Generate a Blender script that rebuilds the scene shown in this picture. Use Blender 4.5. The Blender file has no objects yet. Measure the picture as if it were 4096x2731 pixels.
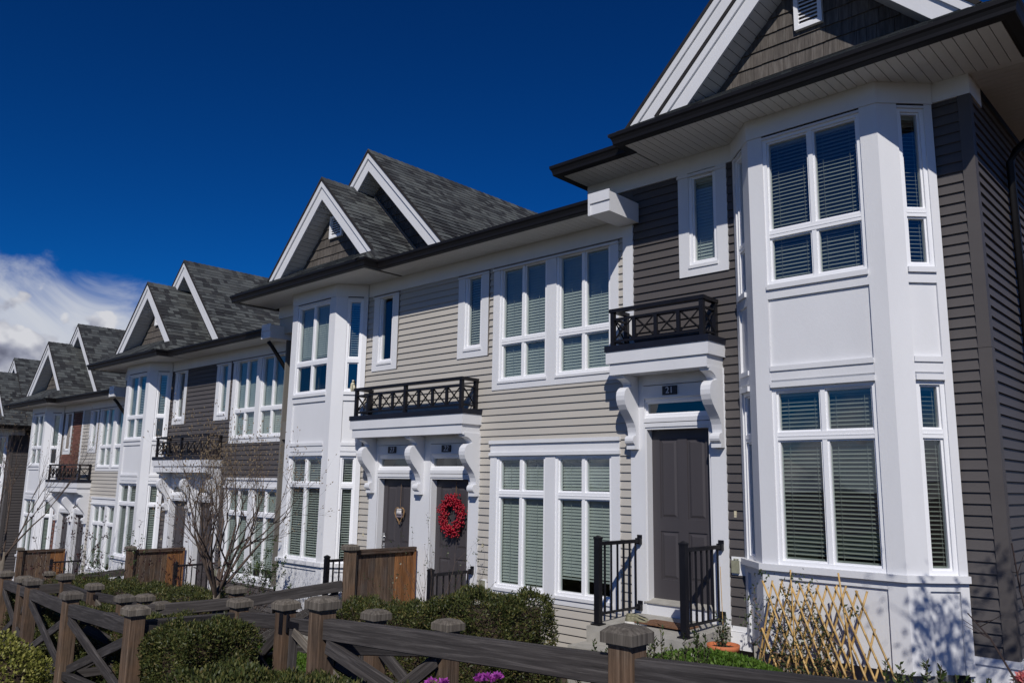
import bpy, math, random
import numpy as np
from mathutils import Vector, Matrix

# ------------------------------------------------------------------ camera, sky, sun, exposure
scn = bpy.context.scene
random.seed(7)
rng = np.random.default_rng(7)

cam_d = bpy.data.cameras.new('camera')
cam = bpy.data.objects.new('camera', cam_d)
scn.collection.objects.link(cam)
YAW, PITCH, ROLL = 0.7585, 0.1742, 0.0166
_f = Vector((-math.sin(YAW)*math.cos(PITCH), math.cos(YAW)*math.cos(PITCH), math.sin(PITCH)))
_r = Vector((math.cos(YAW), math.sin(YAW), 0))
_u = _r.cross(_f)
_R = math.cos(ROLL)*_r + math.sin(ROLL)*_u
_U = -math.sin(ROLL)*_r + math.cos(ROLL)*_u
cam.matrix_world = Matrix(((_R.x, _U.x, -_f.x, 8.6823), (_R.y, _U.y, -_f.y, -8.7571),
                           (_R.z, _U.z, -_f.z, 2.6105), (0, 0, 0, 1)))
cam_d.sensor_width = 36.0
cam_d.lens = 36.0*3215.9/4096
cam_d.clip_start = 0.1
cam_d.clip_end = 3000
scn.camera = cam

SUN_TO = Vector((0.76, -1.0, 1.07)).normalized()
sun_d = bpy.data.lights.new('sun', 'SUN')
sun_d.energy = 3.5
sun_d.angle = math.radians(0.53)
sun_d.color = (1.0, 0.955, 0.90)
sun = bpy.data.objects.new('sun', sun_d)
scn.collection.objects.link(sun)
sun.rotation_euler = SUN_TO.to_track_quat('Z', 'Y').to_euler()

world = bpy.data.worlds.new('World')
scn.world = world
world.use_nodes = True
WN, WL = world.node_tree.nodes, world.node_tree.links
WN.clear()
def wn(t, **kw):
    n = WN.new(t)
    for k, v in kw.items():
        setattr(n, k, v)
    return n
def wmath(op, a, b=None, c=None, clamp=False):
    n = wn('ShaderNodeMath', operation=op, use_clamp=clamp)
    for i, x in enumerate((a, b, c)):
        if x is None: continue
        if isinstance(x, (int, float)): n.inputs[i].default_value = x
        else: WL.new(x, n.inputs[i])
    return n.outputs[0]
sky = wn('ShaderNodeTexSky', sky_type='NISHITA')
sky.sun_disc = False
sky.sun_elevation = math.asin(SUN_TO.z)
sky.sun_rotation = math.atan2(SUN_TO.x, SUN_TO.y)
sky.altitude = 300
sky.air_density = 1.0
sky.dust_density = 0.1
sky.ozone_density = 6.0
gam = wn('ShaderNodeGamma'); gam.inputs[1].default_value = 1.45
WL.new(sky.outputs[0], gam.inputs[0])
tint = wn('ShaderNodeMix', data_type='RGBA', blend_type='MULTIPLY')
tint.inputs[0].default_value = 1.0
WL.new(gam.outputs[0], tint.inputs[6])
tint.inputs[7].default_value = (0.012, 0.150, 0.26, 1)
# cumulus bank low in the sky, all round the horizon with a wandering top edge
tc = wn('ShaderNodeTexCoord')
sep = wn('ShaderNodeSeparateXYZ'); WL.new(tc.outputs['Generated'], sep.inputs[0])
az = wmath('ARCTAN2', sep.outputs[1], sep.outputs[0])
el = wmath('ARCSINE', sep.outputs[2])
cmb = wn('ShaderNodeCombineXYZ')
WL.new(az, cmb.inputs[0]); WL.new(wmath('MULTIPLY', el, 1.25), cmb.inputs[1])
def wnoise(scale, detail, rough, off, dist=0.0):
    mp = wn('ShaderNodeMapping'); WL.new(cmb.outputs[0], mp.inputs[0]); mp.inputs[1].default_value = off
    n = wn('ShaderNodeTexNoise', noise_dimensions='2D'); n.inputs['Scale'].default_value = scale; n.inputs['Detail'].default_value = detail
    n.inputs['Roughness'].default_value = rough; n.inputs['Distortion'].default_value = dist
    WL.new(mp.outputs[0], n.inputs['Vector'])
    return n.outputs[0]
def wvor(scale, off):
    mp = wn('ShaderNodeMapping'); WL.new(cmb.outputs[0], mp.inputs[0]); mp.inputs[1].default_value = off
    n = wn('ShaderNodeTexVoronoi', feature='F1', voronoi_dimensions='2D'); n.inputs['Scale'].default_value = scale
    n.inputs['Detail'].default_value = 2.5; n.inputs['Roughness'].default_value = 0.5
    WL.new(mp.outputs[0], n.inputs['Vector'])
    return n.outputs[0]
def cloud_density(off):
    # cauliflower billows: inverted cell noise of two sizes over a broad noise
    v = wvor(13.0, off); v2 = wvor(34.0, off)
    n = wnoise(7.0, 4, 0.55, off)
    return wmath('ADD', wmath('ADD', wmath('MULTIPLY', wmath('SUBTRACT', 0.62, v), 0.60), wmath('MULTIPLY', wmath('SUBTRACT', 0.55, v2), 0.26)), wmath('MULTIPLY', n, 0.75))
# top of the bank: tall where the street runs out of the picture, low and wandering elsewhere
ga = wmath('DIVIDE', wmath('SUBTRACT', az, 3.02), 1.2)
wander = wmath('MULTIPLY', wmath('EXPONENT', wmath('MULTIPLY', wmath('MULTIPLY', ga, ga), -1.0)), 0.115)
top = wmath('ADD', wmath('ADD', wander, 0.02), wmath('MULTIPLY', wnoise(1.7, 1, 0.5, (3.1, 0, 0)), 0.10))
edge = wmath('SUBTRACT', top, el)                                   # >0 inside the bank
d0 = cloud_density((0, 0, 0))
cov = wmath('ADD', wmath('MULTIPLY', edge, 7.0), wmath('SUBTRACT', d0, 0.40))
alpha = wn('ShaderNodeMapRange', interpolation_type='SMOOTHSTEP')
WL.new(cov, alpha.inputs[0]); alpha.inputs[1].default_value = 0.0; alpha.inputs[2].default_value = 0.13
# bright wispy veil on top of the bank
veil_n = wnoise(6.0, 6, 0.60, (1.3, 4.0, 0), 0.5)
veil_e = wn('ShaderNodeMapRange', interpolation_type='SMOOTHSTEP'); WL.new(wmath('ADD', edge, wmath('MULTIPLY', wmath('SUBTRACT', veil_n, 0.42), 0.16)), veil_e.inputs[0])
veil_e.inputs[1].default_value = -0.02; veil_e.inputs[2].default_value = 0.05
veil = wmath('MULTIPLY', veil_e.outputs[0], wmath('ADD', 0.35, wmath('MULTIPLY', veil_n, 1.0), clamp=True), clamp=True)
# relief: density falling away towards the sun (to the right and up) is lit
d1 = cloud_density((-0.012, 0.014, 0))
rel = wmath('MULTIPLY', wmath('SUBTRACT', d0, d1), 1.25)
deep = wn('ShaderNodeMapRange'); WL.new(edge, deep.inputs[0])
deep.inputs[1].default_value = 0.01; deep.inputs[2].default_value = 0.145; deep.inputs[3].default_value = 0.70; deep.inputs[4].default_value = 0.17
lum = wmath('ADD', deep.outputs[0], rel)
lum = wmath('MAXIMUM', wmath('MINIMUM', lum, 0.95), 0.10)
ccol = wn('ShaderNodeValToRGB')
ccol.color_ramp.elements[0].position = 0.08; ccol.color_ramp.elements[0].color = (0.105, 0.115, 0.175, 1)
ccol.color_ramp.elements[1].position = 0.95; ccol.color_ramp.elements[1].color = (0.78, 0.79, 0.84, 1)
e = ccol.color_ramp.elements.new(0.45); e.color = (0.36, 0.38, 0.48, 1)
WL.new(lum, ccol.inputs[0])
csc = wn('ShaderNodeMix', data_type='RGBA', blend_type='MULTIPLY'); csc.inputs[0].default_value = 1.0
WL.new(ccol.outputs[0], csc.inputs[6]); csc.inputs[7].default_value = (8.2, 8.2, 8.2, 1)
m1 = wn('ShaderNodeMix', data_type='RGBA'); WL.new(veil, m1.inputs[0]); WL.new(tint.outputs[2], m1.inputs[6]); m1.inputs[7].default_value = (5.6, 5.9, 6.6, 1)
m2 = wn('ShaderNodeMix', data_type='RGBA'); WL.new(alpha.outputs[0], m2.inputs[0]); WL.new(m1.outputs[2], m2.inputs[6]); WL.new(csc.outputs[2], m2.inputs[7])
bg = wn('ShaderNodeBackground'); bg.inputs[1].default_value = 0.10
WL.new(m2.outputs[2], bg.inputs[0])
world.cycles.sampling_method = 'MANUAL'; world.cycles.sample_map_resolution = 512
wo = wn('ShaderNodeOutputWorld'); WL.new(bg.outputs[0], wo.inputs[0])

scn.view_settings.view_transform = 'Standard'
scn.view_settings.look = 'None'
scn.view_settings.exposure = 0.0
scn.view_settings.gamma = 1.0
scn.view_settings.use_curve_mapping = False
scn.render.engine = 'CYCLES'
scn.cycles.max_bounces = 7
scn.cycles.caustics_reflective = False
scn.cycles.caustics_refractive = False
scn.cycles.transparent_max_bounces = 12

# ------------------------------------------------------------------ materials
MATS = {}
def newmat(name):
    m = bpy.data.materials.new(name); m.use_nodes = True
    nt = m.node_tree
    b = nt.nodes['Principled BSDF']
    MATS[name] = m
    return m, nt, b
def N(nt, t, **kw):
    n = nt.nodes.new(t)
    for k, v in kw.items(): setattr(n, k, v)
    return n
def noise(nt, scale, detail=4, rough=0.55, stretch=None, coord='Object'):
    t = N(nt, 'ShaderNodeTexCoord'); mp = N(nt, 'ShaderNodeMapping')
    if stretch: mp.inputs['Scale'].default_value = stretch
    nt.links.new(t.outputs[coord], mp.inputs[0])
    n = N(nt, 'ShaderNodeTexNoise')
    n.inputs['Scale'].default_value = scale; n.inputs['Detail'].default_value = detail; n.inputs['Roughness'].default_value = rough
    nt.links.new(mp.outputs[0], n.inputs['Vector'])
    return n.outputs[0]
def ramp(nt, fac, stops):
    r = N(nt, 'ShaderNodeValToRGB')
    els = r.color_ramp.elements
    while len(els) < len(stops): els.new(0.5)
    for e, (p, c) in zip(els, stops):
        e.position = p; e.color = (*c, 1)
    nt.links.new(fac, r.inputs[0])
    return r.outputs[0]
def bump(nt, b, h, strength=0.2, dist=0.01):
    bp = N(nt, 'ShaderNodeBump'); bp.inputs['Strength'].default_value = strength; bp.inputs['Distance'].default_value = dist
    nt.links.new(h, bp.inputs['Height']); nt.links.new(bp.outputs[0], b.inputs['Normal'])
def rnd(nt):
    oi = N(nt, 'ShaderNodeObjectInfo'); ge = N(nt, 'ShaderNodeNewGeometry')
    a = N(nt, 'ShaderNodeMath', operation='ADD'); nt.links.new(oi.outputs['Random'], a.inputs[0]); nt.links.new(ge.outputs['Random Per Island'], a.inputs[1])
    f = N(nt, 'ShaderNodeMath', operation='FRACT'); nt.links.new(a.outputs[0], f.inputs[0])
    return f.outputs[0]
def mul(nt, col, fac_col):
    m = N(nt, 'ShaderNodeMix', data_type='RGBA', blend_type='MULTIPLY'); m.inputs[0].default_value = 1
    nt.links.new(col, m.inputs[6]); nt.links.new(fac_col, m.inputs[7])
    return m.outputs[2]
def painted(name, col, rough=0.55, var=0.06, scale=3.0, bstr=0.12, stretch=None, bscale=60, perpiece=0.0, spec=0.4):
    m, nt, b = newmat(name)
    n = noise(nt, scale, 5, 0.6, stretch)
    lo = tuple(c*(1-var) for c in col); hi = tuple(min(1, c*(1+var)) for c in col)
    c = ramp(nt, n, [(0.3, lo), (0.7, hi)])
    if perpiece:
        c = mul(nt, c, ramp(nt, rnd(nt), [(0, (1-perpiece,)*3), (1, (1, 1, 1))]))
    nt.links.new(c, b.inputs['Base Color'])
    b.inputs['Roughness'].default_value = rough
    b.inputs['Specular IOR Level'].default_value = spec
    bump(nt, b, noise(nt, bscale, 3, 0.6, stretch), bstr, 0.004)
    return m
painted('white_paint', (0.71, 0.715, 0.73), 0.55, 0.035, 2.2, 0.35, (1, 1, 0.35), 70)
painted('white_vinyl', (0.84, 0.845, 0.86), 0.35, 0.015, 2.0, 0.03)
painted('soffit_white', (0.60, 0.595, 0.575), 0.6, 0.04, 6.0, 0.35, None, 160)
painted('beige_siding', (0.475, 0.445, 0.395), 0.55, 0.05, 2.5, 0.15, (0.25, 1, 1), 60, 0.05)
painted('dark_siding', (0.088, 0.079, 0.076), 0.55, 0.08, 2.5, 0.2, (0.25, 1, 1), 60, 0.08)
painted('black_metal', (0.0085, 0.008, 0.009), 0.5, 0.15, 5, 0.05, None, 60, 0, 0.25)
painted('flashing_or_shade', (0.009, 0.011, 0.020), 0.45, 0.2, 5, 0.05, None, 60, 0, 0.3)
painted('black_rail', (0.008, 0.008, 0.011), 0.45, 0.2, 8, 0.08, None, 60, 0, 0.3)
painted('door_grey', (0.060, 0.054, 0.058), 0.5, 0.05, 3, 0.15, (1, 1, 0.3), 90)
painted('concrete', (0.36, 0.345, 0.31), 0.85, 0.16, 7, 0.5, None, 90)
painted('interior', (0.16, 0.15, 0.135), 0.9, 0.05, 1, 0.0)
painted('slat_white', (0.54, 0.56, 0.54), 0.5, 0.02, 2, 0.0)
painted('slat_grey', (0.36, 0.365, 0.34), 0.5, 0.03, 2, 0.0)
painted('terracotta', (0.52, 0.16, 0.065), 0.75, 0.12, 9, 0.3, None, 50)
painted('bamboo', (0.56, 0.36, 0.13), 0.45, 0.22, 14, 0.15, None, 60, 0.25)
painted('coir', (0.17, 0.085, 0.045), 0.95, 0.35, 30, 0.9, None, 200)
painted('soil', (0.060, 0.040, 0.027), 0.95, 0.4, 9, 0.9, None, 30)
painted('lawn', (0.055, 0.080, 0.028), 0.95, 0.35, 3, 0.9, None, 30)
painted('asphalt', (0.085, 0.080, 0.074), 0.9, 0.2, 5, 0.6, None, 120)
painted('brass', (0.50, 0.33, 0.12), 0.35, 0.1, 9, 0.05)
painted('blue_handle', (0.02, 0.05, 0.25), 0.4, 0.1, 9, 0.05)
painted('rubber_white', (0.68, 0.66, 0.62), 0.6, 0.08, 12, 0.1)
painted('shoe_black', (0.020, 0.019, 0.018), 0.8, 0.3, 25, 0.3)
painted('shoe_camo', (0.20, 0.19, 0.12), 0.8, 0.5, 22, 0.3)
painted('beige_plastic', (0.62, 0.56, 0.40), 0.4, 0.05, 5, 0.0)
painted('outlet_cover', (0.26, 0.26, 0.19), 0.2, 0.2, 12, 0.0)
painted('steel', (0.55, 0.55, 0.55), 0.25, 0.05, 5, 0.0); MATS['steel'].node_tree.nodes['Principled BSDF'].inputs['Metallic'].default_value = 1
painted('plate_black', (0.011, 0.013, 0.022), 0.45, 0.2, 9, 0.0)
painted('digit_white', (0.62, 0.65, 0.72), 0.4, 0.02, 5, 0.0)
painted('berry_red', (0.36, 0.006, 0.022), 0.28, 0.3, 12, 0.05, None, 60, 0.45)
painted('vine_brown', (0.26, 0.16, 0.08), 0.85, 0.35, 20, 0.5, None, 80)
painted('ceramic', (0.62, 0.58, 0.42), 0.3, 0.06, 8, 0.0)
painted('shingle_edge', (0.020, 0.018, 0.018), 0.85, 0.3, 12, 0.3)
painted('flash_shade_taupe', (0.17, 0.15, 0.13), 0.5, 0.1, 9, 0.1)  # roof-joint trim colour; also paints the shadow gaps round the windows
painted('bark', (0.16, 0.135, 0.105), 0.9, 0.35, 14, 0.7, (1, 1, 0.4), 50)
painted('twig', (0.105, 0.075, 0.058), 0.85, 0.3, 14, 0.3, None, 60, 0.3)
painted('dark_twig', (0.035, 0.022, 0.02), 0.8, 0.3, 14, 0.3)
painted('bud', (0.27, 0.20, 0.12), 0.8, 0.25, 20, 0.2, None, 60, 0.4)
painted('planter_black', (0.015, 0.015, 0.016), 0.5, 0.2, 8, 0.1)
painted('wire', (0.20, 0.20, 0.19), 0.5, 0.2, 8, 0.0)
painted('brick_red', (0.20, 0.085, 0.062), 0.9, 0.22, 18, 0.5, None, 60, 0.4)
painted('mortar', (0.27, 0.24, 0.21), 0.95, 0.1, 12, 0.5)
painted('sign_white', (0.60, 0.58, 0.58), 0.6, 0.3, 25, 0.1)
painted('sign_mauve', (0.22, 0.18, 0.20), 0.7, 0.3, 25, 0.2)

def shingle_mat():
    m, nt, b = newmat('asphalt_shingle')
    c = ramp(nt, rnd(nt), [(0.0, (0.030, 0.031, 0.035)), (0.22, (0.046, 0.049, 0.052)), (0.5, (0.080, 0.087, 0.089)), (0.8, (0.115, 0.125, 0.124)), (1.0, (0.066, 0.068, 0.068))])
    g = noise(nt, 220, 2, 0.7)
    c = mul(nt, c, ramp(nt, g, [(0.25, (0.55, 0.55, 0.55)), (0.75, (1.25, 1.25, 1.25))]))
    c = mul(nt, c, ramp(nt, noise(nt, 0.9, 4, 0.6), [(0.3, (0.82, 0.82, 0.84)), (0.7, (1.1, 1.1, 1.08))]))
    nt.links.new(c, b.inputs['Base Color']); b.inputs['Roughness'].default_value = 0.95
    b.inputs['Specular IOR Level'].default_value = 0.25
    bump(nt, b, g, 0.5, 0.004)
shingle_mat()
def shake_mat():
    m, nt, b = newmat('cedar_shake')
    g = noise(nt, 34, 4, 0.65, (1, 1, 0.05))
    c = ramp(nt, g, [(0.25, (0.050, 0.043, 0.037)), (0.5, (0.098, 0.084, 0.072)), (0.75, (0.165, 0.150, 0.132))])
    c = mul(nt, c, ramp(nt, rnd(nt), [(0, (0.8, 0.8, 0.8)), (1, (1.12, 1.12, 1.12))]))
    nt.links.new(c, b.inputs['Base Color']); b.inputs['Roughness'].default_value = 0.8
    bump(nt, b, g, 0.7, 0.008)
shake_mat()
def wood_mat(name, c0, c1, c2, warm=None):
    # boards are modelled along their own local z, so the grain runs along z
    m, nt, b = newmat(name)
    t = N(nt, 'ShaderNodeTexCoord'); oi = N(nt, 'ShaderNodeObjectInfo')
    mp = N(nt, 'ShaderNodeMapping'); mp.inputs['Scale'].default_value = (1, 1, 0.045)
    add = N(nt, 'ShaderNodeVectorMath', operation='ADD')
    sc = N(nt, 'ShaderNodeVectorMath', operation='SCALE'); sc.inputs[0].default_value = (31, 17, 9); nt.links.new(oi.outputs['Random'], sc.inputs['Scale'])
    nt.links.new(t.outputs['Object'], add.inputs[0]); nt.links.new(sc.outputs[0], add.inputs[1])
    nt.links.new(add.outputs[0], mp.inputs[0])
    g = N(nt, 'ShaderNodeTexNoise'); g.inputs['Scale'].default_value = 42; g.inputs['Detail'].default_value = 6; g.inputs['Roughness'].default_value = 0.68; g.inputs['Distortion'].default_value = 0.4
    nt.links.new(mp.outputs[0], g.inputs['Vector'])
    col = ramp(nt, g.outputs[0], [(0.25, c0), (0.5, c1), (0.78, c2)])
    big = N(nt, 'ShaderNodeTexNoise'); big.inputs['Scale'].default_value = 5.0; big.inputs['Detail'].default_value = 3
    nt.links.new(add.outputs[0], big.inputs['Vector'])
    if warm:
        mx = N(nt, 'ShaderNodeMix', data_type='RGBA'); nt.links.new(col, mx.inputs[6]); mx.inputs[7].default_value = (*warm, 1)
        mr = N(nt, 'ShaderNodeMapRange'); nt.links.new(big.outputs[0], mr.inputs[0]); mr.inputs[1].default_value = 0.42; mr.inputs[2].default_value = 0.70; mr.inputs[4].default_value = 0.75
        nt.links.new(mr.outputs[0], mx.inputs[0]); col = mx.outputs[2]
        col = mul(nt, col, ramp(nt, g.outputs[0], [(0.25, (0.6, 0.6, 0.6)), (0.7, (1.15, 1.15, 1.15))]))
    col = mul(nt, col, ramp(nt, oi.outputs['Random'], [(0, (0.78, 0.78, 0.80)), (1, (1.15, 1.13, 1.1))]))
    # scattered knots
    vo = N(nt, 'ShaderNodeTexVoronoi'); vo.inputs['Scale'].default_value = 3.2
    mp2 = N(nt, 'ShaderNodeMapping'); mp2.inputs['Scale'].default_value = (1, 1, 0.6); nt.links.new(add.outputs[0], mp2.inputs[0]); nt.links.new(mp2.outputs[0], vo.inputs['Vector'])
    col = mul(nt, col, ramp(nt, vo.outputs['Distance'], [(0.02, (0.25, 0.2, 0.17)), (0.075, (1, 1, 1))]))
    nt.links.new(col, b.inputs['Base Color']); b.inputs['Roughness'].default_value = 0.85; b.inputs['Specular IOR Level'].default_value = 0.25
    bump(nt, b, g.outputs[0], 0.65, 0.006)
wood_mat('rail_wood', (0.020, 0.018, 0.018), (0.052, 0.047, 0.046), (0.135, 0.124, 0.120))
wood_mat('post_wood', (0.045, 0.030, 0.021), (0.115, 0.080, 0.056), (0.215, 0.165, 0.125), (0.170, 0.105, 0.065))
wood_mat('cap_wood', (0.040, 0.034, 0.028), (0.125, 0.110, 0.092), (0.25, 0.225, 0.19))
wood_mat('screen_wood', (0.032, 0.021, 0.016), (0.090, 0.058, 0.041), (0.150, 0.105, 0.076), (0.105, 0.088, 0.078))
wood_mat('screen_orange', (0.110, 0.045, 0.016), (0.235, 0.105, 0.040), (0.34, 0.175, 0.075), (0.22, 0.10, 0.042))

def glass_mat(name, tint_c, dark):
    m, nt, b = newmat(name)
    nt.nodes.remove(b)
    out = nt.nodes['Material Output']
    tr = N(nt, 'ShaderNodeBsdfTransparent'); tr.inputs[0].default_value = (*tint_c, 1)
    gl = N(nt, 'ShaderNodeBsdfGlossy'); gl.inputs[0].default_value = (0.95, 0.98, 1, 1); gl.inputs['Roughness'].default_value = 0.004
    ge = N(nt, 'ShaderNodeNewGeometry'); dt = N(nt, 'ShaderNodeVectorMath', operation='DOT_PRODUCT')
    nt.links.new(ge.outputs['Incoming'], dt.inputs[0]); nt.links.new(ge.outputs['Normal'], dt.inputs[1])
    ab = N(nt, 'ShaderNodeMath', operation='ABSOLUTE'); nt.links.new(dt.outputs['Value'], ab.inputs[0])
    om = N(nt, 'ShaderNodeMath', operation='SUBTRACT', use_clamp=True); om.inputs[0].default_value = 1; nt.links.new(ab.outputs[0], om.inputs[1])
    pw = N(nt, 'ShaderNodeMath', operation='POWER'); nt.links.new(om.outputs[0], pw.inputs[0]); pw.inputs[1].default_value = 4.2
    fr = N(nt, 'ShaderNodeMath', operation='MULTIPLY_ADD'); nt.links.new(pw.outputs[0], fr.inputs[0]); fr.inputs[1].default_value = 0.87; fr.inputs[2].default_value = 0.11
    # faint waviness of the pane
    w = noise(nt, 1.3, 2, 0.5)
    bp = N(nt, 'ShaderNodeBump'); bp.inputs['Strength'].default_value = 0.04; bp.inputs['Distance'].default_value = 0.05
    nt.links.new(w, bp.inputs['Height']); nt.links.new(bp.outputs[0], gl.inputs['Normal'])
    mx = N(nt, 'ShaderNodeMixShader'); nt.links.new(fr.outputs[0], mx.inputs[0]); nt.links.new(tr.outputs[0], mx.inputs[1]); nt.links.new(gl.outputs[0], mx.inputs[2])
    nt.links.new(mx.outputs[0], out.inputs['Surface'])
glass_mat('glass', (0.70, 0.76, 0.73), 0)

def leaf_mat(name, stops, rough=0.5, transl=0.25):
    m, nt, b = newmat(name)
    c = ramp(nt, rnd(nt), stops)
    nt.links.new(c, b.inputs['Base Color']); b.inputs['Roughness'].default_value = rough
    b.inputs['Specular IOR Level'].default_value = 0.35
    out = nt.nodes['Material Output']
    tl = N(nt, 'ShaderNodeBsdfTranslucent'); nt.links.new(c, tl.inputs[0])
    mx = N(nt, 'ShaderNodeMixShader'); mx.inputs[0].default_value = transl
    nt.links.new(b.outputs[0], mx.inputs[1]); nt.links.new(tl.outputs[0], mx.inputs[2]); nt.links.new(mx.outputs[0], out.inputs['Surface'])
leaf_mat('yew_leaf', [(0, (0.022, 0.030, 0.010)), (0.35, (0.052, 0.070, 0.020)), (0.70, (0.10, 0.115, 0.032)), (0.92, (0.16, 0.15, 0.045)), (1, (0.16, 0.115, 0.050))])
leaf_mat('green_leaf', [(0, (0.028, 0.055, 0.016)), (0.5, (0.055, 0.095, 0.028)), (0.9, (0.10, 0.145, 0.045)), (1, (0.15, 0.17, 0.06))], 0.4)
leaf_mat('box_leaf', [(0, (0.030, 0.050, 0.016)), (0.5, (0.060, 0.088, 0.028)), (0.9, (0.12, 0.145, 0.055)), (1, (0.20, 0.21, 0.10))], 0.35)
leaf_mat('bright_leaf', [(0, (0.055, 0.115, 0.014)), (0.5, (0.10, 0.19, 0.025)), (1, (0.16, 0.26, 0.045))], 0.5, 0.35)
leaf_mat('golden_leaf', [(0, (0.10, 0.115, 0.022)), (0.5, (0.22, 0.23, 0.05)), (1, (0.38, 0.36, 0.10))], 0.5, 0.35)
leaf_mat('vine_leaf', [(0, (0.022, 0.040, 0.016)), (0.6, (0.050, 0.075, 0.030)), (1, (0.11, 0.13, 0.06))], 0.35)
leaf_mat('red_leaf', [(0, (0.020, 0.007, 0.008)), (0.7, (0.050, 0.016, 0.016)), (1, (0.085, 0.030, 0.022))], 0.5)
leaf_mat('magenta_petal', [(0, (0.40, 0.05, 0.38)), (1, (0.62, 0.16, 0.60))], 0.6, 0.4)
leaf_mat('pink_petal', [(0, (0.62, 0.13, 0.16)), (0.6, (0.75, 0.28, 0.28)), (1, (0.80, 0.40, 0.30))], 0.6, 0.4)
leaf_mat('grass_blade', [(0, (0.030, 0.050, 0.012)), (1, (0.070, 0.095, 0.028))], 0.7, 0.2)
M = MATS

# ------------------------------------------------------------------ mesh helpers
COL = scn.collection
class MB:
    def __init__(s): s.v = []; s.f = []
    def add(s, vs, fs):
        o = len(s.v); s.v.extend(vs); s.f.extend([tuple(i+o for i in f) for f in fs])
    def hexa(s, p):
        s.add(p, [(0, 3, 2, 1), (4, 5, 6, 7), (0, 1, 5, 4), (1, 2, 6, 5), (2, 3, 7, 6), (3, 0, 4, 7)])
    def box(s, x0, x1, y0, y1, z0, z1):
        s.hexa([(x0, y0, z0), (x1, y0, z0), (x1, y1, z0), (x0, y1, z0), (x0, y0, z1), (x1, y0, z1), (x1, y1, z1), (x0, y1, z1)])
    def prism(s, pts, vec):
        n = len(pts); v = Vector(vec)
        a = [tuple(p) for p in pts]; b = [tuple(Vector(p)+v) for p in pts]
        s.add(a+b, [tuple(range(n-1, -1, -1)), tuple(range(n, 2*n))]+[(i, (i+1) % n, n+(i+1) % n, n+i) for i in range(n)])
    def tube(s, pts, radii, n=6, cap=True):
        pts = [Vector(p) for p in pts]
        if isinstance(radii, (int, float)): radii = [radii]*len(pts)
        vs = []; fs = []
        up = Vector((0.13, 0.21, 0.97)).normalized()
        for i, p in enumerate(pts):
            d = (pts[min(i+1, len(pts)-1)]-pts[max(i-1, 0)])
            if d.length < 1e-9: d = Vector((0, 0, 1))
            d.normalize()
            a = d.cross(up)
            if a.length < 1e-3: a = d.cross(Vector((1, 0, 0)))
            a.normalize(); b = d.cross(a)
            for k in range(n):
                t = 2*math.pi*k/n
                vs.append(tuple(p+radii[i]*(math.cos(t)*a+math.sin(t)*b)))
        for i in range(len(pts)-1):
            for k in range(n):
                k2 = (k+1) % n
                fs.append((i*n+k, i*n+k2, (i+1)*n+k2, (i+1)*n+k))
        if cap:
            fs.append(tuple(range(n-1, -1, -1))); fs.append(tuple((len(pts)-1)*n+k for k in range(n)))
        s.add(vs, fs)
    def lathe(s, prof, n=20, c=(0, 0)):
        vs = []; fs = []
        for r, z in prof:
            for k in range(n):
                t = 2*math.pi*k/n; vs.append((c[0]+r*math.cos(t), c[1]+r*math.sin(t), z))
        for i in range(len(prof)-1):
            for k in range(n):
                k2 = (k+1) % n; fs.append((i*n+k, i*n+k2, (i+1)*n+k2, (i+1)*n+k))
        s.add(vs, fs)
    def ball(s, c, r, n=6, m=4, sz=1.0):
        vs = [(c[0], c[1], c[2]+r*sz)]; fs = []
        for i in range(1, m):
            a = math.pi*i/m
            for k in range(n):
                t = 2*math.pi*k/n; vs.append((c[0]+r*math.sin(a)*math.cos(t), c[1]+r*math.sin(a)*math.sin(t), c[2]+r*sz*math.cos(a)))
        vs.append((c[0], c[1], c[2]-r*sz)); L = len(vs)-1
        for k in range(n):
            fs.append((0, 1+k, 1+(k+1) % n)); fs.append((L, L-n+(k+1) % n, L-n+k))
        for i in range(m-2):
            for k in range(n):
                k2 = (k+1) % n; fs.append((1+i*n+k, 1+(i+1)*n+k, 1+(i+1)*n+k2, 1+i*n+k2))
        s.add(vs, fs)
    def mesh(s, name, mat, smooth=False):
        me = bpy.data.meshes.new(name); me.from_pydata([tuple(p) for p in s.v], [], s.f)
        me.materials.append(mat)
        if smooth: me.polygons.foreach_set('use_smooth', [True]*len(me.polygons))
        me.update()
        return me
    def obj(s, name, mat, parent=None, smooth=False):
        return link(name, s.mesh(name, M[mat] if isinstance(mat, str) else mat, smooth), parent)
def link(name, me, parent=None):
    o = bpy.data.objects.new(name, me); COL.objects.link(o)
    if parent is not None: o.parent = parent
    return o
def thing(name, label, cat, loc=(0, 0, 0), group=None):
    o = bpy.data.objects.new(name, None); COL.objects.link(o); o.location = loc; o.empty_display_size = 0.2
    o['label'] = label; o['category'] = cat
    if group: o['group'] = group
    return o
def tag(o, label, cat, group=None):
    o['label'] = label; o['category'] = cat
    if group: o['group'] = group
    return o
def lab(o, label): o['label'] = label; return o

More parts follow.
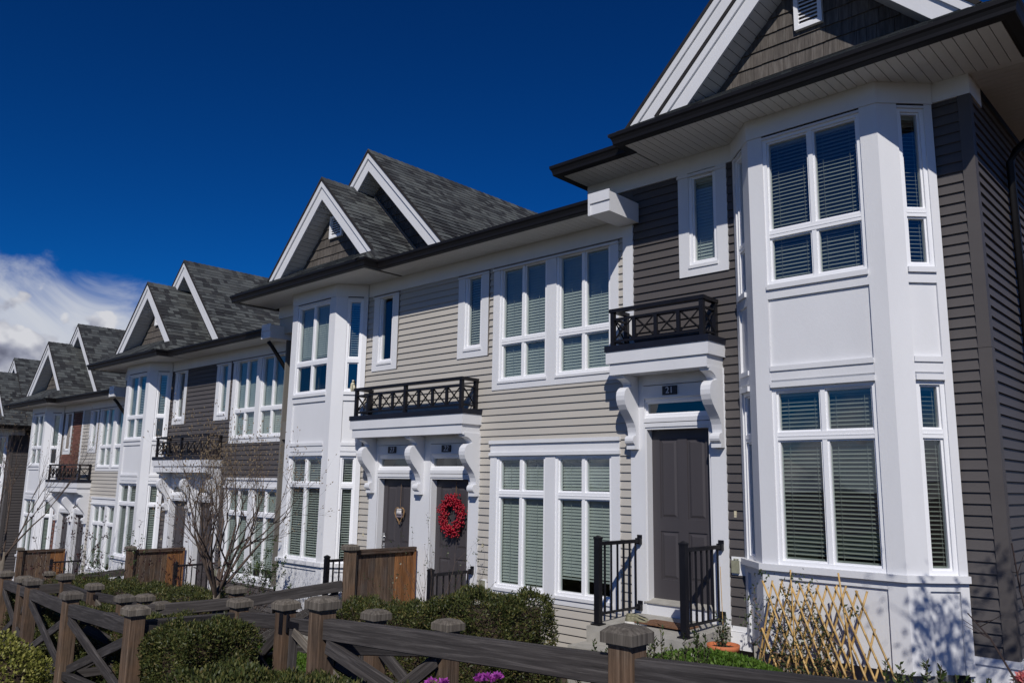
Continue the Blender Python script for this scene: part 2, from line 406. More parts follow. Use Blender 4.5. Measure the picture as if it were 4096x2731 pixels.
class Fr:
    """a wall face: u along it, z up, d outward"""
    def __init__(s, o, U, Nn): s.o = Vector(o); s.U = Vector(U).normalized(); s.N = Vector(Nn).normalized()
    def p(s, u, z, d): return tuple(s.o+s.U*u+s.N*d+Vector((0, 0, z)))
    def box(s, mb, u0, u1, z0, z1, d0, d1):
        mb.hexa([s.p(u0, z0, d1), s.p(u1, z0, d1), s.p(u1, z0, d0), s.p(u0, z0, d0), s.p(u0, z1, d1), s.p(u1, z1, d1), s.p(u1, z1, d0), s.p(u0, z1, d0)])
    def poly(s, mb, uz, d0, d1):
        mb.prism([s.p(u, z, d0) for u, z in uz], s.N*(d1-d0))
    def ring(s, mb, u0, u1, z0, z1, w, d0, d1):
        s.box(mb, u0, u0+w, z0, z1, d0, d1); s.box(mb, u1-w, u1, z0, z1, d0, d1)
        s.box(mb, u0+w, u1-w, z0, z0+w, d0, d1); s.box(mb, u0+w, u1-w, z1-w, z1, d0, d1)
FRONT = Fr((0, 0, 0), (1, 0, 0), (0, -1, 0))
# ------------------------------------------------------------------ building kit
ROW = 0.107
CAMP = Vector((8.6823, -8.7571, 2.6105))
_cache = {}
def cached(key, fn):
    if key not in _cache: _cache[key] = fn()
    return _cache[key]
def mat_of(fr, p):
    m = Matrix((( fr.U.x, -fr.N.x, 0, p[0]), (fr.U.y, -fr.N.y, 0, p[1]), (fr.U.z, -fr.N.z, 1, p[2]), (0, 0, 0, 1)))
    return m
def plank_mesh(L, h, mat):
    L = round(L, 3); h = round(h, 3)
    def mk():
        mb = MB()
        a = [(0, .06, 0), (0, -.027, 0), (0, -.005, h+.004), (0, .06, h+.004)]
        mb.prism(a, (L, 0, 0))
        return mb.mesh('siding_plank', M[mat])
    return cached(('plank', L, h, mat), mk)
def planks(parent, fr, u0, u1, z0, z1, holes, mat, zref=None):
    zref = z0 if zref is None else zref
    k = math.floor((z0-zref)/ROW+1e-6)
    while True:
        a = zref+k*ROW; k += 1
        if a >= z1-.01: break
        lo = max(a, z0); hi = min(a+ROW, z1)
        if hi-lo < .03: continue
        mid = (lo+hi)/2
        segs = [(u0, u1)]
        for (h0, h1, hz0, hz1) in holes:
            if hz0 < mid < hz1:
                ns = []
                for s0, s1 in segs:
                    if h1 <= s0 or h0 >= s1: ns.append((s0, s1)); continue
                    if h0 > s0: ns.append((s0, h0))
                    if h1 < s1: ns.append((h1, s1))
                segs = ns
        for s0, s1 in segs:
            if s1-s0 < .015: continue
            o = link('siding_plank', plank_mesh(s1-s0, hi-lo, mat), parent)
            o.matrix_basis = mat_of(fr, fr.p(s0, lo, 0))

def slats(parent, fr, u0, u1, z0, z1, tilt, mat, each=True, d=-.095, pitch=.043, cords=True):
    L = round(u1-u0, 3)
    th = math.radians(tilt)
    W = fr.N*math.cos(th)-Vector((0, 0, 1))*math.sin(th)
    Nn = fr.U.cross(W)
    n = int((z1-z0-.05)/pitch)
    if each:
        me = cached(('slat', L, mat), lambda: _slat(L, mat))
        for i in range(n):
            o = link('blind_slat', me, parent)
            p = Vector(fr.p(u0, z1-.06-i*pitch, d)); j = rng.normal(0, .02)
            o.matrix_basis = Matrix(((fr.U.x, W.x, Nn.x, p.x), (fr.U.y, W.y, Nn.y, p.y), (fr.U.z, W.z, Nn.z, p.z), (0, 0, 0, 1))) @ Matrix.Rotation(j, 4, 'X')
    else:
        mb = MB()
        for i in range(n):
            p = Vector(fr.p(u0, z1-.06-i*pitch, d))
            q = [p-W*.025, p+fr.U*L-W*.025, p+fr.U*L+W*.025, p+W*.025]
            mb.hexa([tuple(x) for x in q]+[tuple(x+Nn*.003) for x in q])
        o = mb.obj('blind', mat, parent); o['kind'] = 'stuff'
    mb = MB(); fr.box(mb, u0, u1, z1-.045, z1, d-.025, d+.025)
    fr.box(mb, u0, u1, z1-.06-n*pitch-.02, z1-.06-n*pitch, d-.02, d+.02)
    if cords:
        for f in (.2, .8): fr.box(mb, u0+L*f-.0015, u0+L*f+.0015, z0, z1, d+.028, d+.031)
    mb.obj('blind_rail', mat, parent)
def _slat(L, mat):
    mb = MB()
    # slightly crowned slat: three strips
    ys = (-.025, -.009, .009, .025); zs = (0, .003, .003, 0)
    vs = [(x, y, z) for x in (0, L) for y, z in zip(ys, zs)]
    mb.add(vs, [(0, 4, 5, 1), (1, 5, 6, 2), (2, 6, 7, 3)])
    return mb.mesh('blind_slat', M[mat])

def window(parent, fr, u0, u1, z0, z1, rails=(), mulls=((),), blind=None, label=None):
    """rails: z of the horizontal bars; mulls: for each row from the bottom the u fractions of its bars"""
    mb = MB()
    fr.ring(mb, u0, u1, z0, z1, .042, -.085, .012)
    zb = [z0+.042]
    for r in rails:
        fr.box(mb, u0+.042, u1-.042, r-.043, r+.043, -.08, .009)
        fr.box(mb, u0+.044, u1-.044, r-.006, r+.006, .009, .013)
        zb += [r-.043, r+.043]
    zb.append(z1-.042)
    cells = []
    for i in range(len(zb)//2):
        a, b = zb[2*i], zb[2*i+1]
        us = [u0+.042]
        ms = mulls[i] if i < len(mulls) else ()
        for f in ms:
            c = u0+(u1-u0)*f
            fr.box(mb, c-.024, c+.024, a, b, -.075, .004)
            us += [c-.024, c+.024]
        us.append(u1-.042)
        for j in range(len(us)//2):
            a2, b2 = us[2*j], us[2*j+1]
            fr.ring(mb, a2, b2, a, b, .020, -.07, -.012)
            cells.append((a2+.018, b2-.018, a+.018, b-.018))
    # weep slots along the sill
    w = mb.obj('window', 'white_vinyl', parent)
    if label: w['label'] = label
    for (a, b, c, d) in cells:
        pm = MB(); pm.add([fr.p(a, c, -.04), fr.p(b, c, -.04), fr.p(b, d, -.04), fr.p(a, d, -.04)], [(0, 1, 2, 3)])
        pm.obj('pane', 'glass', w)
    if blind:
        for bl in (blind if isinstance(blind, list) else [blind]):
            f0, f1 = bl.get('f', (0, 1)); g0, g1 = bl.get('g', (0, 1))
            slats(w, fr, u0+.05+(u1-u0-.1)*f0, u0+.05+(u1-u0-.1)*f1, z0+.05+(z1-z0-.1)*g0, z0+.05+(z1-z0-.1)*g1, bl['tilt'], bl['mat'], bl.get('each', True))
    return w

def profile_poly(parent, name, pts_yz, x0, x1, mat):
    mb = MB(); mb.prism([(x0, y, z) for y, z in pts_yz], (x1-x0, 0, 0)); return mb.obj(name, mat, parent)

def arc(cy, cz, r, a0, a1, n):
    return [(cy+r*math.cos(math.radians(a0+(a1-a0)*i/n)), cz+r*math.sin(math.radians(a0+(a1-a0)*i/n))) for i in range(n+1)]
def bracket(parent, xc, ztop, w=.13):
    """scrolled console: stepped top, deep cove, belly, tapering tail, round knob and foot block"""
    z = ztop
    pts = [(-.0, z), (-.375, z), (-.375, z-.030), (-.350, z-.030), (-.350, z-.055)]
    pts += [(-.335, z-.058), (-.300, z-.064), (-.255, z-.082), (-.215, z-.110), (-.192, z-.140), (-.190, z-.150)]    # cove
    pts += [(-.215, z-.158), (-.262, z-.166), (-.305, z-.190), (-.338, z-.228), (-.350, z-.280), (-.346, z-.335)]    # top of belly
    pts += [(-.325, z-.395), (-.285, z-.455), (-.235, z-.510), (-.185, z-.560), (-.140, z-.615), (-.110, z-.675), (-.095, z-.735), (-.092, z-.775)]
    pts += [(-.125, z-.778), (-.150, z-.790), (-.165, z-.815), (-.168, z-.845), (-.158, z-.872), (-.135, z-.890), (-.118, z-.893)]
    pts += [(-.118, z-.905), (-.128, z-.905), (-.128, z-.95), (-.0, z-.95)]
    mb = MB()
    # the outline is not convex: build the sides from a strip of quads back to the wall
    n = len(pts)
    front = pts[1:-1]
    x0, x1 = xc-w/2, xc+w/2
    vs = []; fs = []
    for (y, zz) in front:
        vs += [(x0, y, zz), (x1, y, zz), (x0, -.01, zz), (x1, -.01, zz)]
    m = len(front)
    for i in range(m-1):
        a, b = 4*i, 4*(i+1)
        fs.append((a, a+1, b+1, b))
        fs.append((a, b, b+2, a+2)); fs.append((a+1, a+3, b+3, b+1))
    fs.append((0, 2, 3, 1)); fs.append((4*(m-1), 4*(m-1)+1, 4*(m-1)+3, 4*(m-1)+2))
    mb.add(vs, fs)
    return mb.obj('bracket', 'white_paint', parent)

def fascia_tier(mb, x0, x1, yf, z0, z1, t=.03):
    mb.box(x0, x1, yf, yf+t, z0, z1); mb.box(x0, x0+t, yf+t, 0, z0, z1); mb.box(x1-t, x1, yf+t, 0, z0, z1)
def balcony(parent, x0, x1, zc, nb):
    """shallow door canopy carrying a mock balcony rail; zc underside"""
    yf = -.412
    mb = MB()
    fascia_tier(mb, x0+.045, x1-.035, yf+.012, zc, zc+.147)
    fascia_tier(mb, x0, x1, yf-.012, zc+.147, zc+.303, .045)
    mb.box(x0+.075, x1-.065, yf+.042, 0, zc+.012, zc+.05)
    b = mb.obj('balcony', 'white_paint', parent)
    mb = MB(); mb.box(x0-.012, x1+.012, yf-.026, 0, zc+.303, zc+.378); mb.obj('flashing_or_shade', 'flashing_or_shade', b)
    zt = zc+.378
    px0, px1, py = x0+.075, x1-.105, yf+.055
    def bx(name, *a):
        m2 = MB(); m2.box(*a); return m2.obj(name, 'black_rail', b)
    top = zc+.86
    h = .0275
    xs = [px0+(px1-px0)*i/nb for i in range(nb+1)]
    for i, x in enumerate(xs):
        full = i in (0, nb) or (nb == 8 and i == 4)
        bx('post', x-h, x+h, py-h, py+h, zt, top-.035) if full else bx('baluster', x-h*.85, x+h*.85, py-h*.6, py+h*.6, zt+.075, zc+.735)
    for x in (px0, px1): bx('post', x-h, x+h, -.085, -.03, zt, top-.035)
    bx('rail', px0-.045, px1+.045, py-.038, py+.04, top-.035, top+.012)
    for x in (px0, px1): bx('rail', x-.036, x+.036, py+.041, -.02, top-.034, top+.011)
    for zz in (zc+.735, zc+.445):
        bx('rail', px0+h, px1-h, py-.016, py+.016, zz-.014, zz+.014)
        for x in (px0, px1): bx('rail', x-.015, x+.015, py+h, -.085, zz-.013, zz+.013)
    for i in range(nb):
        a, c = xs[i]+h*.85, xs[i+1]-h*.85
        m2 = MB()
        for (u, v, o) in ((a, c, -.007), (c, a, .007)):
            m2.tube([(u, py+o, zc+.46), (v, py+o, zc+.72)], .0125, 4)
        m2.obj('cross_brace', 'black_rail', b)
    for x in (px0, px1):
        m2 = MB()
        for (u, v, o) in ((py+h, -.085, -.007), (-.085, py+h, .007)): m2.tube([(x+o, u, zc+.46), (x+o, v, zc+.72)], .0125, 4)
        m2.obj('cross_brace', 'black_rail', b)
    return b

FONT = None
def digits(parent, txt, x, y, z, size, shear=0.0):
    cu = bpy.data.curves.new('number', 'FONT'); cu.body = txt; cu.size = size; cu.align_x = 'CENTER'; cu.align_y = 'CENTER'; cu.extrude = .003; cu.shear = shear
    tmp = bpy.data.objects.new('tmp', cu); COL.objects.link(tmp)
    dg = bpy.context.evaluated_depsgraph_get()
    me = bpy.data.meshes.new_from_object(tmp.evaluated_get(dg)); bpy.data.objects.remove(tmp)
    me.materials.clear(); me.materials.append(M['digit_white'])
    o = link('numerals', me, parent)
    o.matrix_basis = Matrix.Translation((x, y, z)) @ Matrix.Rotation(math.pi/2, 4, 'X')
    return o
def door(parent, x0, x1, zs, zh, number=None, lock=False, shear=0.0, label=None):
    """x0..x1 opening in the casing, zs porch floor, zh head"""
    yd = .10
    mb = MB()
    j = .03
    mb.box(x0-.001, x0+j, -.018, yd+.05, zs+.15, zh+.001); mb.box(x1-j, x1+.001, -.018, yd+.05, zs+.15, zh+.001); mb.box(x0+j, x1-j, -.018, yd+.05, zh-j, zh+.001)
    fr_ = mb.obj('door_frame', 'white_paint', parent)
    a, b = x0+j, x1-j
    z0, z1 = zs+.185, zh-j
    mb = MB(); mb.box(a, b, yd+.012, yd+.05, z0, z1)
    w = b-a
    st = .13*w
    pw = (w-3.2*st)/2
    rows = [(z0+.235*1.0, z0+.82), (z0+.975, z1-.12)]
    # stiles and rails proud of the sunk panels, raised fields in the panels
    uL = [a+st, a+st+pw]; uR = [b-st-pw, b-st]
    mb.box(a, uL[0], yd, yd+.013, z0, z1); mb.box(uR[1], b, yd, yd+.013, z0, z1); mb.box(uL[1], uR[0], yd, yd+.013, z0, z1)
    for u in (uL, uR):
        mb.box(u[0], u[1], yd, yd+.013, z0, rows[0][0]); mb.box(u[0], u[1], yd, yd+.013, rows[0][1], rows[1][0]); mb.box(u[0], u[1], yd, yd+.013, rows[1][1], z1)
        for r0, r1 in rows:
            g, s = .022, .05
            p = [(u[0]+g, yd+.0125, r0+g), (u[1]-g, yd+.0125, r0+g), (u[1]-g, yd+.0125, r1-g), (u[0]+g, yd+.0125, r1-g), (u[0]+s, yd+.001, r0+s), (u[1]-s, yd+.001, r0+s), (u[1]-s, yd+.001, r1-s), (u[0]+s, yd+.001, r1-s)]
            mb.add(p, [(4, 5, 6, 7), (0, 1, 5, 4), (1, 2, 6, 5), (2, 3, 7, 6), (3, 0, 4, 7)])
    d = mb.obj('door', 'door_grey', parent)
    if label: d['label'] = label
    mb = MB(); mb.lathe([(0, -.004), (.011, -.004), (.013, 0)], 10); o = mb.obj('peephole', 'steel', d); o.matrix_basis = Matrix.Translation(((a+b)/2+.01, yd, z0+1.56)) @ Matrix.Rotation(math.pi/2, 4, 'X')
    if lock:
        mb = MB(); mb.box(a+.035, a+.10, yd-.02, yd, z0+1.0, z0+1.13); mb.tube([(a+.067, yd-.02, z0+1.06), (a+.067, yd-.045, z0+1.06)], .024, 12); mb.obj('deadbolt', 'steel', d)
        mb = MB(); mb.box(a+.04, a+.095, yd-.008, yd, z0+.84, z0+.96); mb.tube([(a+.067, yd-.008, z0+.915), (a+.067, yd-.06, z0+.915), (a+.17, yd-.06, z0+.91)], .009, 8); mb.obj('door_handle', 'steel', d)
    # sill and riser
    mb = MB(); mb.hexa([(x0-.02, -.05, zs+.135), (x1+.02, -.05, zs+.135), (x1+.02, yd+.01, zs+.135), (x0-.02, yd+.01, zs+.135), (x0-.02, -.05, zs+.150), (x1+.02, -.05, zs+.150), (x1+.02, yd+.01, zs+.186), (x0-.02, yd+.01, zs+.186)])
    mb.obj('door_sill', 'concrete', parent)
    mb = MB(); mb.box(x0-.002, x1+.002, -.026, .02, zs-.02, zs+.134); mb.obj('riser', 'white_paint', parent)
    # transom window over the door
    window(parent, FRONT, x0-.03, x1+.03, zh+.115, zh+.365)
    if number:
        cx = x0+(x1-x0)*.42; cz = zh+.455
        mb = MB(); mb.box(cx-.105, cx+.105, -.052, -.036, cz-.055, cz+.055); pl = mb.obj('number_plate', 'plate_black', parent)
        digits(pl, number, cx, -.053, cz-.002, .115, shear)
def surround(parent, xs, zs, zh, ztop):
    """white door casing: xs = (outer left, inner left, ... inner right, outer right) pilaster edges"""
    mb = MB()
    for a, b in xs: FRONT.box(mb, a, b, zs-.02, ztop, -.05, .032)
    for (a0, a1), (b0, b1) in zip(xs[:-1], xs[1:]):
        FRONT.box(mb, a1, b0, zh, zh+.052, -.05, .032); FRONT.box(mb, a1, b0, zh+.060, zh+.115, -.05, .040)
        FRONT.box(mb, a1, b0, zh+.392, zh+.53, -.05, .030); FRONT.box(mb, a1, b0, zh+.538, ztop, -.05, .044); FRONT.box(mb, a1, b0, zh+.365, zh+.392, -.05, .046)
    for a, b in xs:      # a thin planted strip down each pilaster
        FRONT.box(mb, b-.012, b+.014, zs, zh+.05, .0325, .038) if b != xs[-1][1] else None
    return mb.obj('door_surround', 'white_paint', parent)

def bay_geom(cx, fh=.715, wh=1.125, yf=-.43):
    return [Vector((cx-wh, -.02, 0)), Vector((cx-fh, yf, 0)), Vector((cx+fh, yf, 0)), Vector((cx+wh, -.02, 0))]
def bay_strip(mb, P, s0, s1, z0, z1, d0, d1):
    L = [(P[i+1]-P[i]).length for i in range(3)]
    cum = [0, L[0], L[0]+L[1], sum(L)]
    nrm = []
    for i in range(3):
        t = (P[i+1]-P[i]).normalized(); nrm.append(Vector((t.y, -t.x, 0)))
    ss = [s0]+[c for c in cum[1:3] if s0+1e-4 < c < s1-1e-4]+[s1]
    def at(s, d):
        for k in (1, 2):
            if abs(s-cum[k]) < 1e-4:
                n = (nrm[k-1]+nrm[k]).normalized(); return P[k]+n*(d/n.dot(nrm[k]))
        i = 0 if s < cum[1] else (1 if s < cum[2] else 2)
        t = (P[i+1]-P[i]).normalized()
        return P[i]+t*(s-cum[i])+nrm[i]*d
    for a, b in zip(ss[:-1], ss[1:]):
        q = [at(a, d1), at(b, d1), at(b, d0), at(a, d0)]
        mb.hexa([(p.x, p.y, z0) for p in q]+[(p.x, p.y, z1) for p in q])
def bay(parent, cx, dz, blinds, zbot=.915):
    P = bay_geom(cx)
    L = [(P[i+1]-P[i]).length for i in range(3)]
    S1, S2, S3 = L[0], L[0]+L[1], sum(L)
    z = lambda v: v+dz
    mb = MB()
    corner = .165; sc = .205; se = .085
    for a, b in ((0, se), (S1-sc, S1+corner), (S2-corner, S2+sc), (S3-se, S3)):
        bay_strip(mb, P, a, b, z(zbot), z(6.593), -.05, .030)
    bay_strip(mb, P, 0, S3, z(6.593), z(6.83), -.05, .046)
    wins = ((se, S1-sc), (S1+corner, S2-corner), (S2+sc, S3-se))
    for a, b in wins:
        bay_strip(mb, P, a, b, z(4.775), z(4.83), -.05, .055)
        bay_strip(mb, P, a, b, z(4.67), z(4.775), -.05, .029)
        bay_strip(mb, P, a, b, z(3.862), z(3.915), -.05, .045)
        bay_strip(mb, P, a, b, z(3.762), z(3.862), -.05, .028)
        bay_strip(mb, P, a, b, z(3.738), z(3.762), -.05, .006)
        bay_strip(mb, P, a, b, z(3.68), z(3.738), -.05, .055)
        bay_strip(mb, P, a, b, z(1.67), z(1.75), -.05, .027)
        bay_strip(mb, P, a, b, z(6.548), z(6.572), -.05, .040)
    bay_strip(mb, P, 0, S3, z(1.75), z(1.815), -.05, .075)
    body = mb.obj('bay', 'white_paint', parent)
    for a, b in wins:
        mb = MB(); bay_strip(mb, P, a+.002, b-.002, z(6.573), z(6.592), -.05, .034); mb.obj('head_gap_shade', 'shingle_edge', body)  # dark strip in shingle-edge black paints the shadow gap over the window
    for a, b in wins:
        for z0, z1 in ((3.915, 4.67), (zbot+.005, 1.67)):
            mb = MB(); bay_strip(mb, P, a, b, z(z0), z(z1), -.05, .003); mb.obj('panel', 'white_paint', body)
    frs = [Fr(P[i], P[i+1]-P[i], (P[i+1]-P[i]).normalized().cross(Vector((0, 0, 1)))) for i in range(3)]
    rng_u = ((se, L[0]-sc), (corner, L[1]-corner), (sc, L[2]-se))
    for i in range(3):
        a, b = rng_u[i]; two = (.5,) if i == 1 else ()
        window(parent, frs[i], a, b, z(4.83), z(6.555), (z(5.415),), (two, two), blinds.get(('u', i)))
        window(parent, frs[i], a, b, z(1.815), z(3.68), (z(3.155),), (two, two), blinds.get(('l', i)))
    # floor between the storeys and the soffit under the bay
    mb = MB(); q = [(p.x, p.y, z(zbot)+.01) for p in P]; mb.prism([(q[0][0]+.05, .1, z(zbot)+.01), (q[1][0]+.03, q[1][1]+.05, z(zbot)+.01), (q[2][0]-.03, q[2][1]+.05, z(zbot)+.01), (q[3][0]-.05, .1, z(zbot)+.01)], (0, 0, .1))
    mb.prism([(q[0][0]+.05, .1, z(3.8)), (q[1][0]+.03, q[1][1]+.05, z(3.8)), (q[2][0]-.03, q[2][1]+.05, z(3.8)), (q[3][0]-.05, .1, z(3.8))], (0, 0, .4))
    mb.obj('bay_floor', 'interior', parent)
    mb = MB(); mb.box(cx-.95, cx+.95, -.28, .05, z(zbot)-.7, z(zbot)+.005); mb.obj('foundation', 'concrete', parent)

def gutter(parent, path, z, mat='black_metal'):
    prof = [(-.012, -.012), (.078, -.012), (.088, .0), (.092, .035), (.105, .07), (.122, .092), (.124, .132), (.112, .132), (.110, .10), (.06, .05), (-.012, .05)]
    pts = [Vector((p[0], p[1], 0)) for p in path]
    n = len(prof); vs = []; fs = []
    for i, p in enumerate(pts):
        ns = []
        if i > 0: t = (p-pts[i-1]).normalized(); ns.append(Vector((t.y, -t.x, 0)))
        if i < len(pts)-1: t = (pts[i+1]-p).normalized(); ns.append(Vector((t.y, -t.x, 0)))
        nn = sum(ns, Vector((0, 0, 0))).normalized(); k = 1/nn.dot(ns[0])
        for d, h in prof:
            q = p+nn*(d*k); vs.append((q.x, q.y, z+h))
    for i in range(len(pts)-1):
        for k in range(n):
            k2 = (k+1) % n; fs.append((i*n+k, i*n+k2, (i+1)*n+k2, (i+1)*n+k))
    fs.append(tuple(range(n))); fs.append(tuple((len(pts)-1)*n+k for k in range(n-1, -1, -1)))
    mb = MB(); mb.add(vs, fs)
    return mb.obj('gutter', mat, parent)
def soffit(parent, x0, x1, y0, y1, z, along='x'):
    """vented panels, each a strip 0.1 wide running from the wall to the gutter"""
    w = .102
    mb = MB(); mb.box(x0, x1, y0, y1, z+.013, z+.03); s = mb.obj('soffit', 'shingle_edge', parent)
    if along == 'x':
        me = cached(('sof', round(y1-y0, 3)), lambda: _sof(w-.007, y1-y0))
        n = int((x1-x0)/w)
        for i in range(n):
            o = link('soffit_panel', me, s); o.location = (x0+i*w+.002, y0, z)
    else:
        me = cached(('sofy', round(x1-x0, 3)), lambda: _sof(x1-x0, w-.007))
        for i in range(int((y1-y0)/w)):
            o = link('soffit_panel', me, s); o.location = (x0, y0+i*w+.002, z)
    return s
def _sof(a, b):
    mb = MB(); mb.box(0, a, 0, b, 0, .0125); return mb.mesh('soffit_panel', M['soffit_white'])

def clip(poly, a, b, c):
    """keep a*x+b*y<=c"""
    out = []
    for i in range(len(poly)):
        p, q = poly[i], poly[(i+1) % len(poly)]
        dp = a*p[0]+b*p[1]-c; dq = a*q[0]+b*q[1]-c
        if dp <= 1e-9: out.append(p)
        if (dp < -1e-9 and dq > 1e-9) or (dp > 1e-9 and dq < -1e-9):
            t = dp/(dp-dq); out.append((p[0]+(q[0]-p[0])*t, p[1]+(q[1]-p[1])*t))
    return out
def convex_clip(rect, poly):
    r = rect
    for i in range(len(poly)):
        (x0, y0), (x1, y1) = poly[i], poly[(i+1) % len(poly)]
        ex, ey = x1-x0, y1-y0
        a, b = ey, -ex           # right of the edge is outside for a counter-clockwise outline
        r = clip(r, a, b, a*x0+b*y0)
        if len(r) < 3: return []
    return r
SHW = (.11, .15, .20, .25)
def shingle_mesh(w):
    def mk():
        mb = MB(); mb.prism([(0, 0, 0), (0, 0, .022), (0, .165, .005), (0, .165, 0)], (w-.004, 0, 0))
        return mb.mesh('shingle', M['asphalt_shingle'])
    return cached(('sh', w), mk)
def roof_plane(roof, O, U, V, polys, woff, want=1.0):
    """deck plus shingle courses on a sloping plane; polys are convex, counter-clockwise in (u, v)"""
    O, U, V = Vector(O), Vector(U).normalized(), Vector(V).normalized()
    Nn = U.cross(V)
    if Nn.z < 0: Nn = -Nn
    deck = MB()
    single = []; rest = []
    for poly in polys:
        deck.prism([tuple(O+U*u+V*v-Nn*.03) for u, v in poly], Nn*.028)
        umin = min(p[0] for p in poly); umax = max(p[0] for p in poly); vmin = min(p[1] for p in poly); vmax = max(p[1] for p in poly)
        k = 0; v = vmin-.02
        while v < vmax:
            u = umin-random.uniform(0, .3)
            while u < umax:
                w = random.choice(SHW)
                r = [(u, v), (u+w-.004, v), (u+w-.004, v+.165), (u, v+.165)]
                c = convex_clip(r, poly)
                if c:
                    full = len(c) == 4 and all(abs(a[0]-b[0])+abs(a[1]-b[1]) < 1e-4 for a, b in zip(sorted(c), sorted(r)))
                    p = O+U*(u+w/2)+V*v
                    if full: single.append(((p+Vector(woff)-CAMP).length, u, v, w))
                    else: rest.append((c, v))
                u += w
            v += .142; k += 1
    m = Matrix(((U.x, V.x, Nn.x, 0), (U.y, V.y, Nn.y, 0), (U.z, V.z, Nn.z, 0), (0, 0, 0, 1)))
    return deck, single, rest, (O, U, V, Nn, m)
def roof_finish(roof_parent, planes, limit=280):
    mb = MB()
    for d, _, _, _ in planes: mb.add(d.v, d.f)
    roof = mb.obj('roof', 'shingle_edge', roof_parent)
    allS = sorted([(s, i) for i, pl in enumerate(planes) for s in pl[1]], key=lambda t: t[0][0])
    rb = MB()
    def joined(c, v, g):
        O, U, V, Nn, m = g
        top = [tuple(O+U*a+V*b+Nn*(.015-.010*min(1, max(0, (b-v)/.165)))) for a, b in c]; bot = [tuple(O+U*a+V*b) for a, b in c]
        n = len(c); rb.add(bot+top, [tuple(range(n, 2*n))]+[(i, (i+1) % n, n+(i+1) % n, n+i) for i in range(n)])
    for j, (s, i) in enumerate(allS):
        _, u, v, w = s; g = planes[i][3]
        if j < limit:
            o = link('shingle', shingle_mesh(w), roof); mm = g[4].copy(); mm.translation = g[0]+g[1]*u+g[2]*v
            o.matrix_basis = mm
        else: joined([(u, v), (u+w-.004, v), (u+w-.004, v+.165), (u, v+.165)], v, g)
    for pl in planes:
        for c, v in pl[2]: joined(c, v, pl[3])
    if rb.v:
        o = rb.obj('shingle', 'asphalt_shingle', roof); o['kind'] = 'stuff'
    return roof
def ridge_caps(roof, x, y0, y1, z, step=.142):
    def mk():
        mb = MB(); w = .13
        for s in (-1, 1):
            mb.hexa([(0, 0, 0.012), (s*w, 0, -w+.012), (s*w, .19, -w), (0, .19, 0), (0, 0, .030), (s*w, 0, -w+.030), (s*w, .19, -w+.014), (0, .19, .014)])
        return mb.mesh('ridge_cap', M['asphalt_shingle'])
    me = cached('rcap', mk)
    n = int((y1-y0)/step)
    for i in range(n):
        o = link('ridge_cap', me, roof); o.location = (x, y0+i*step, z)

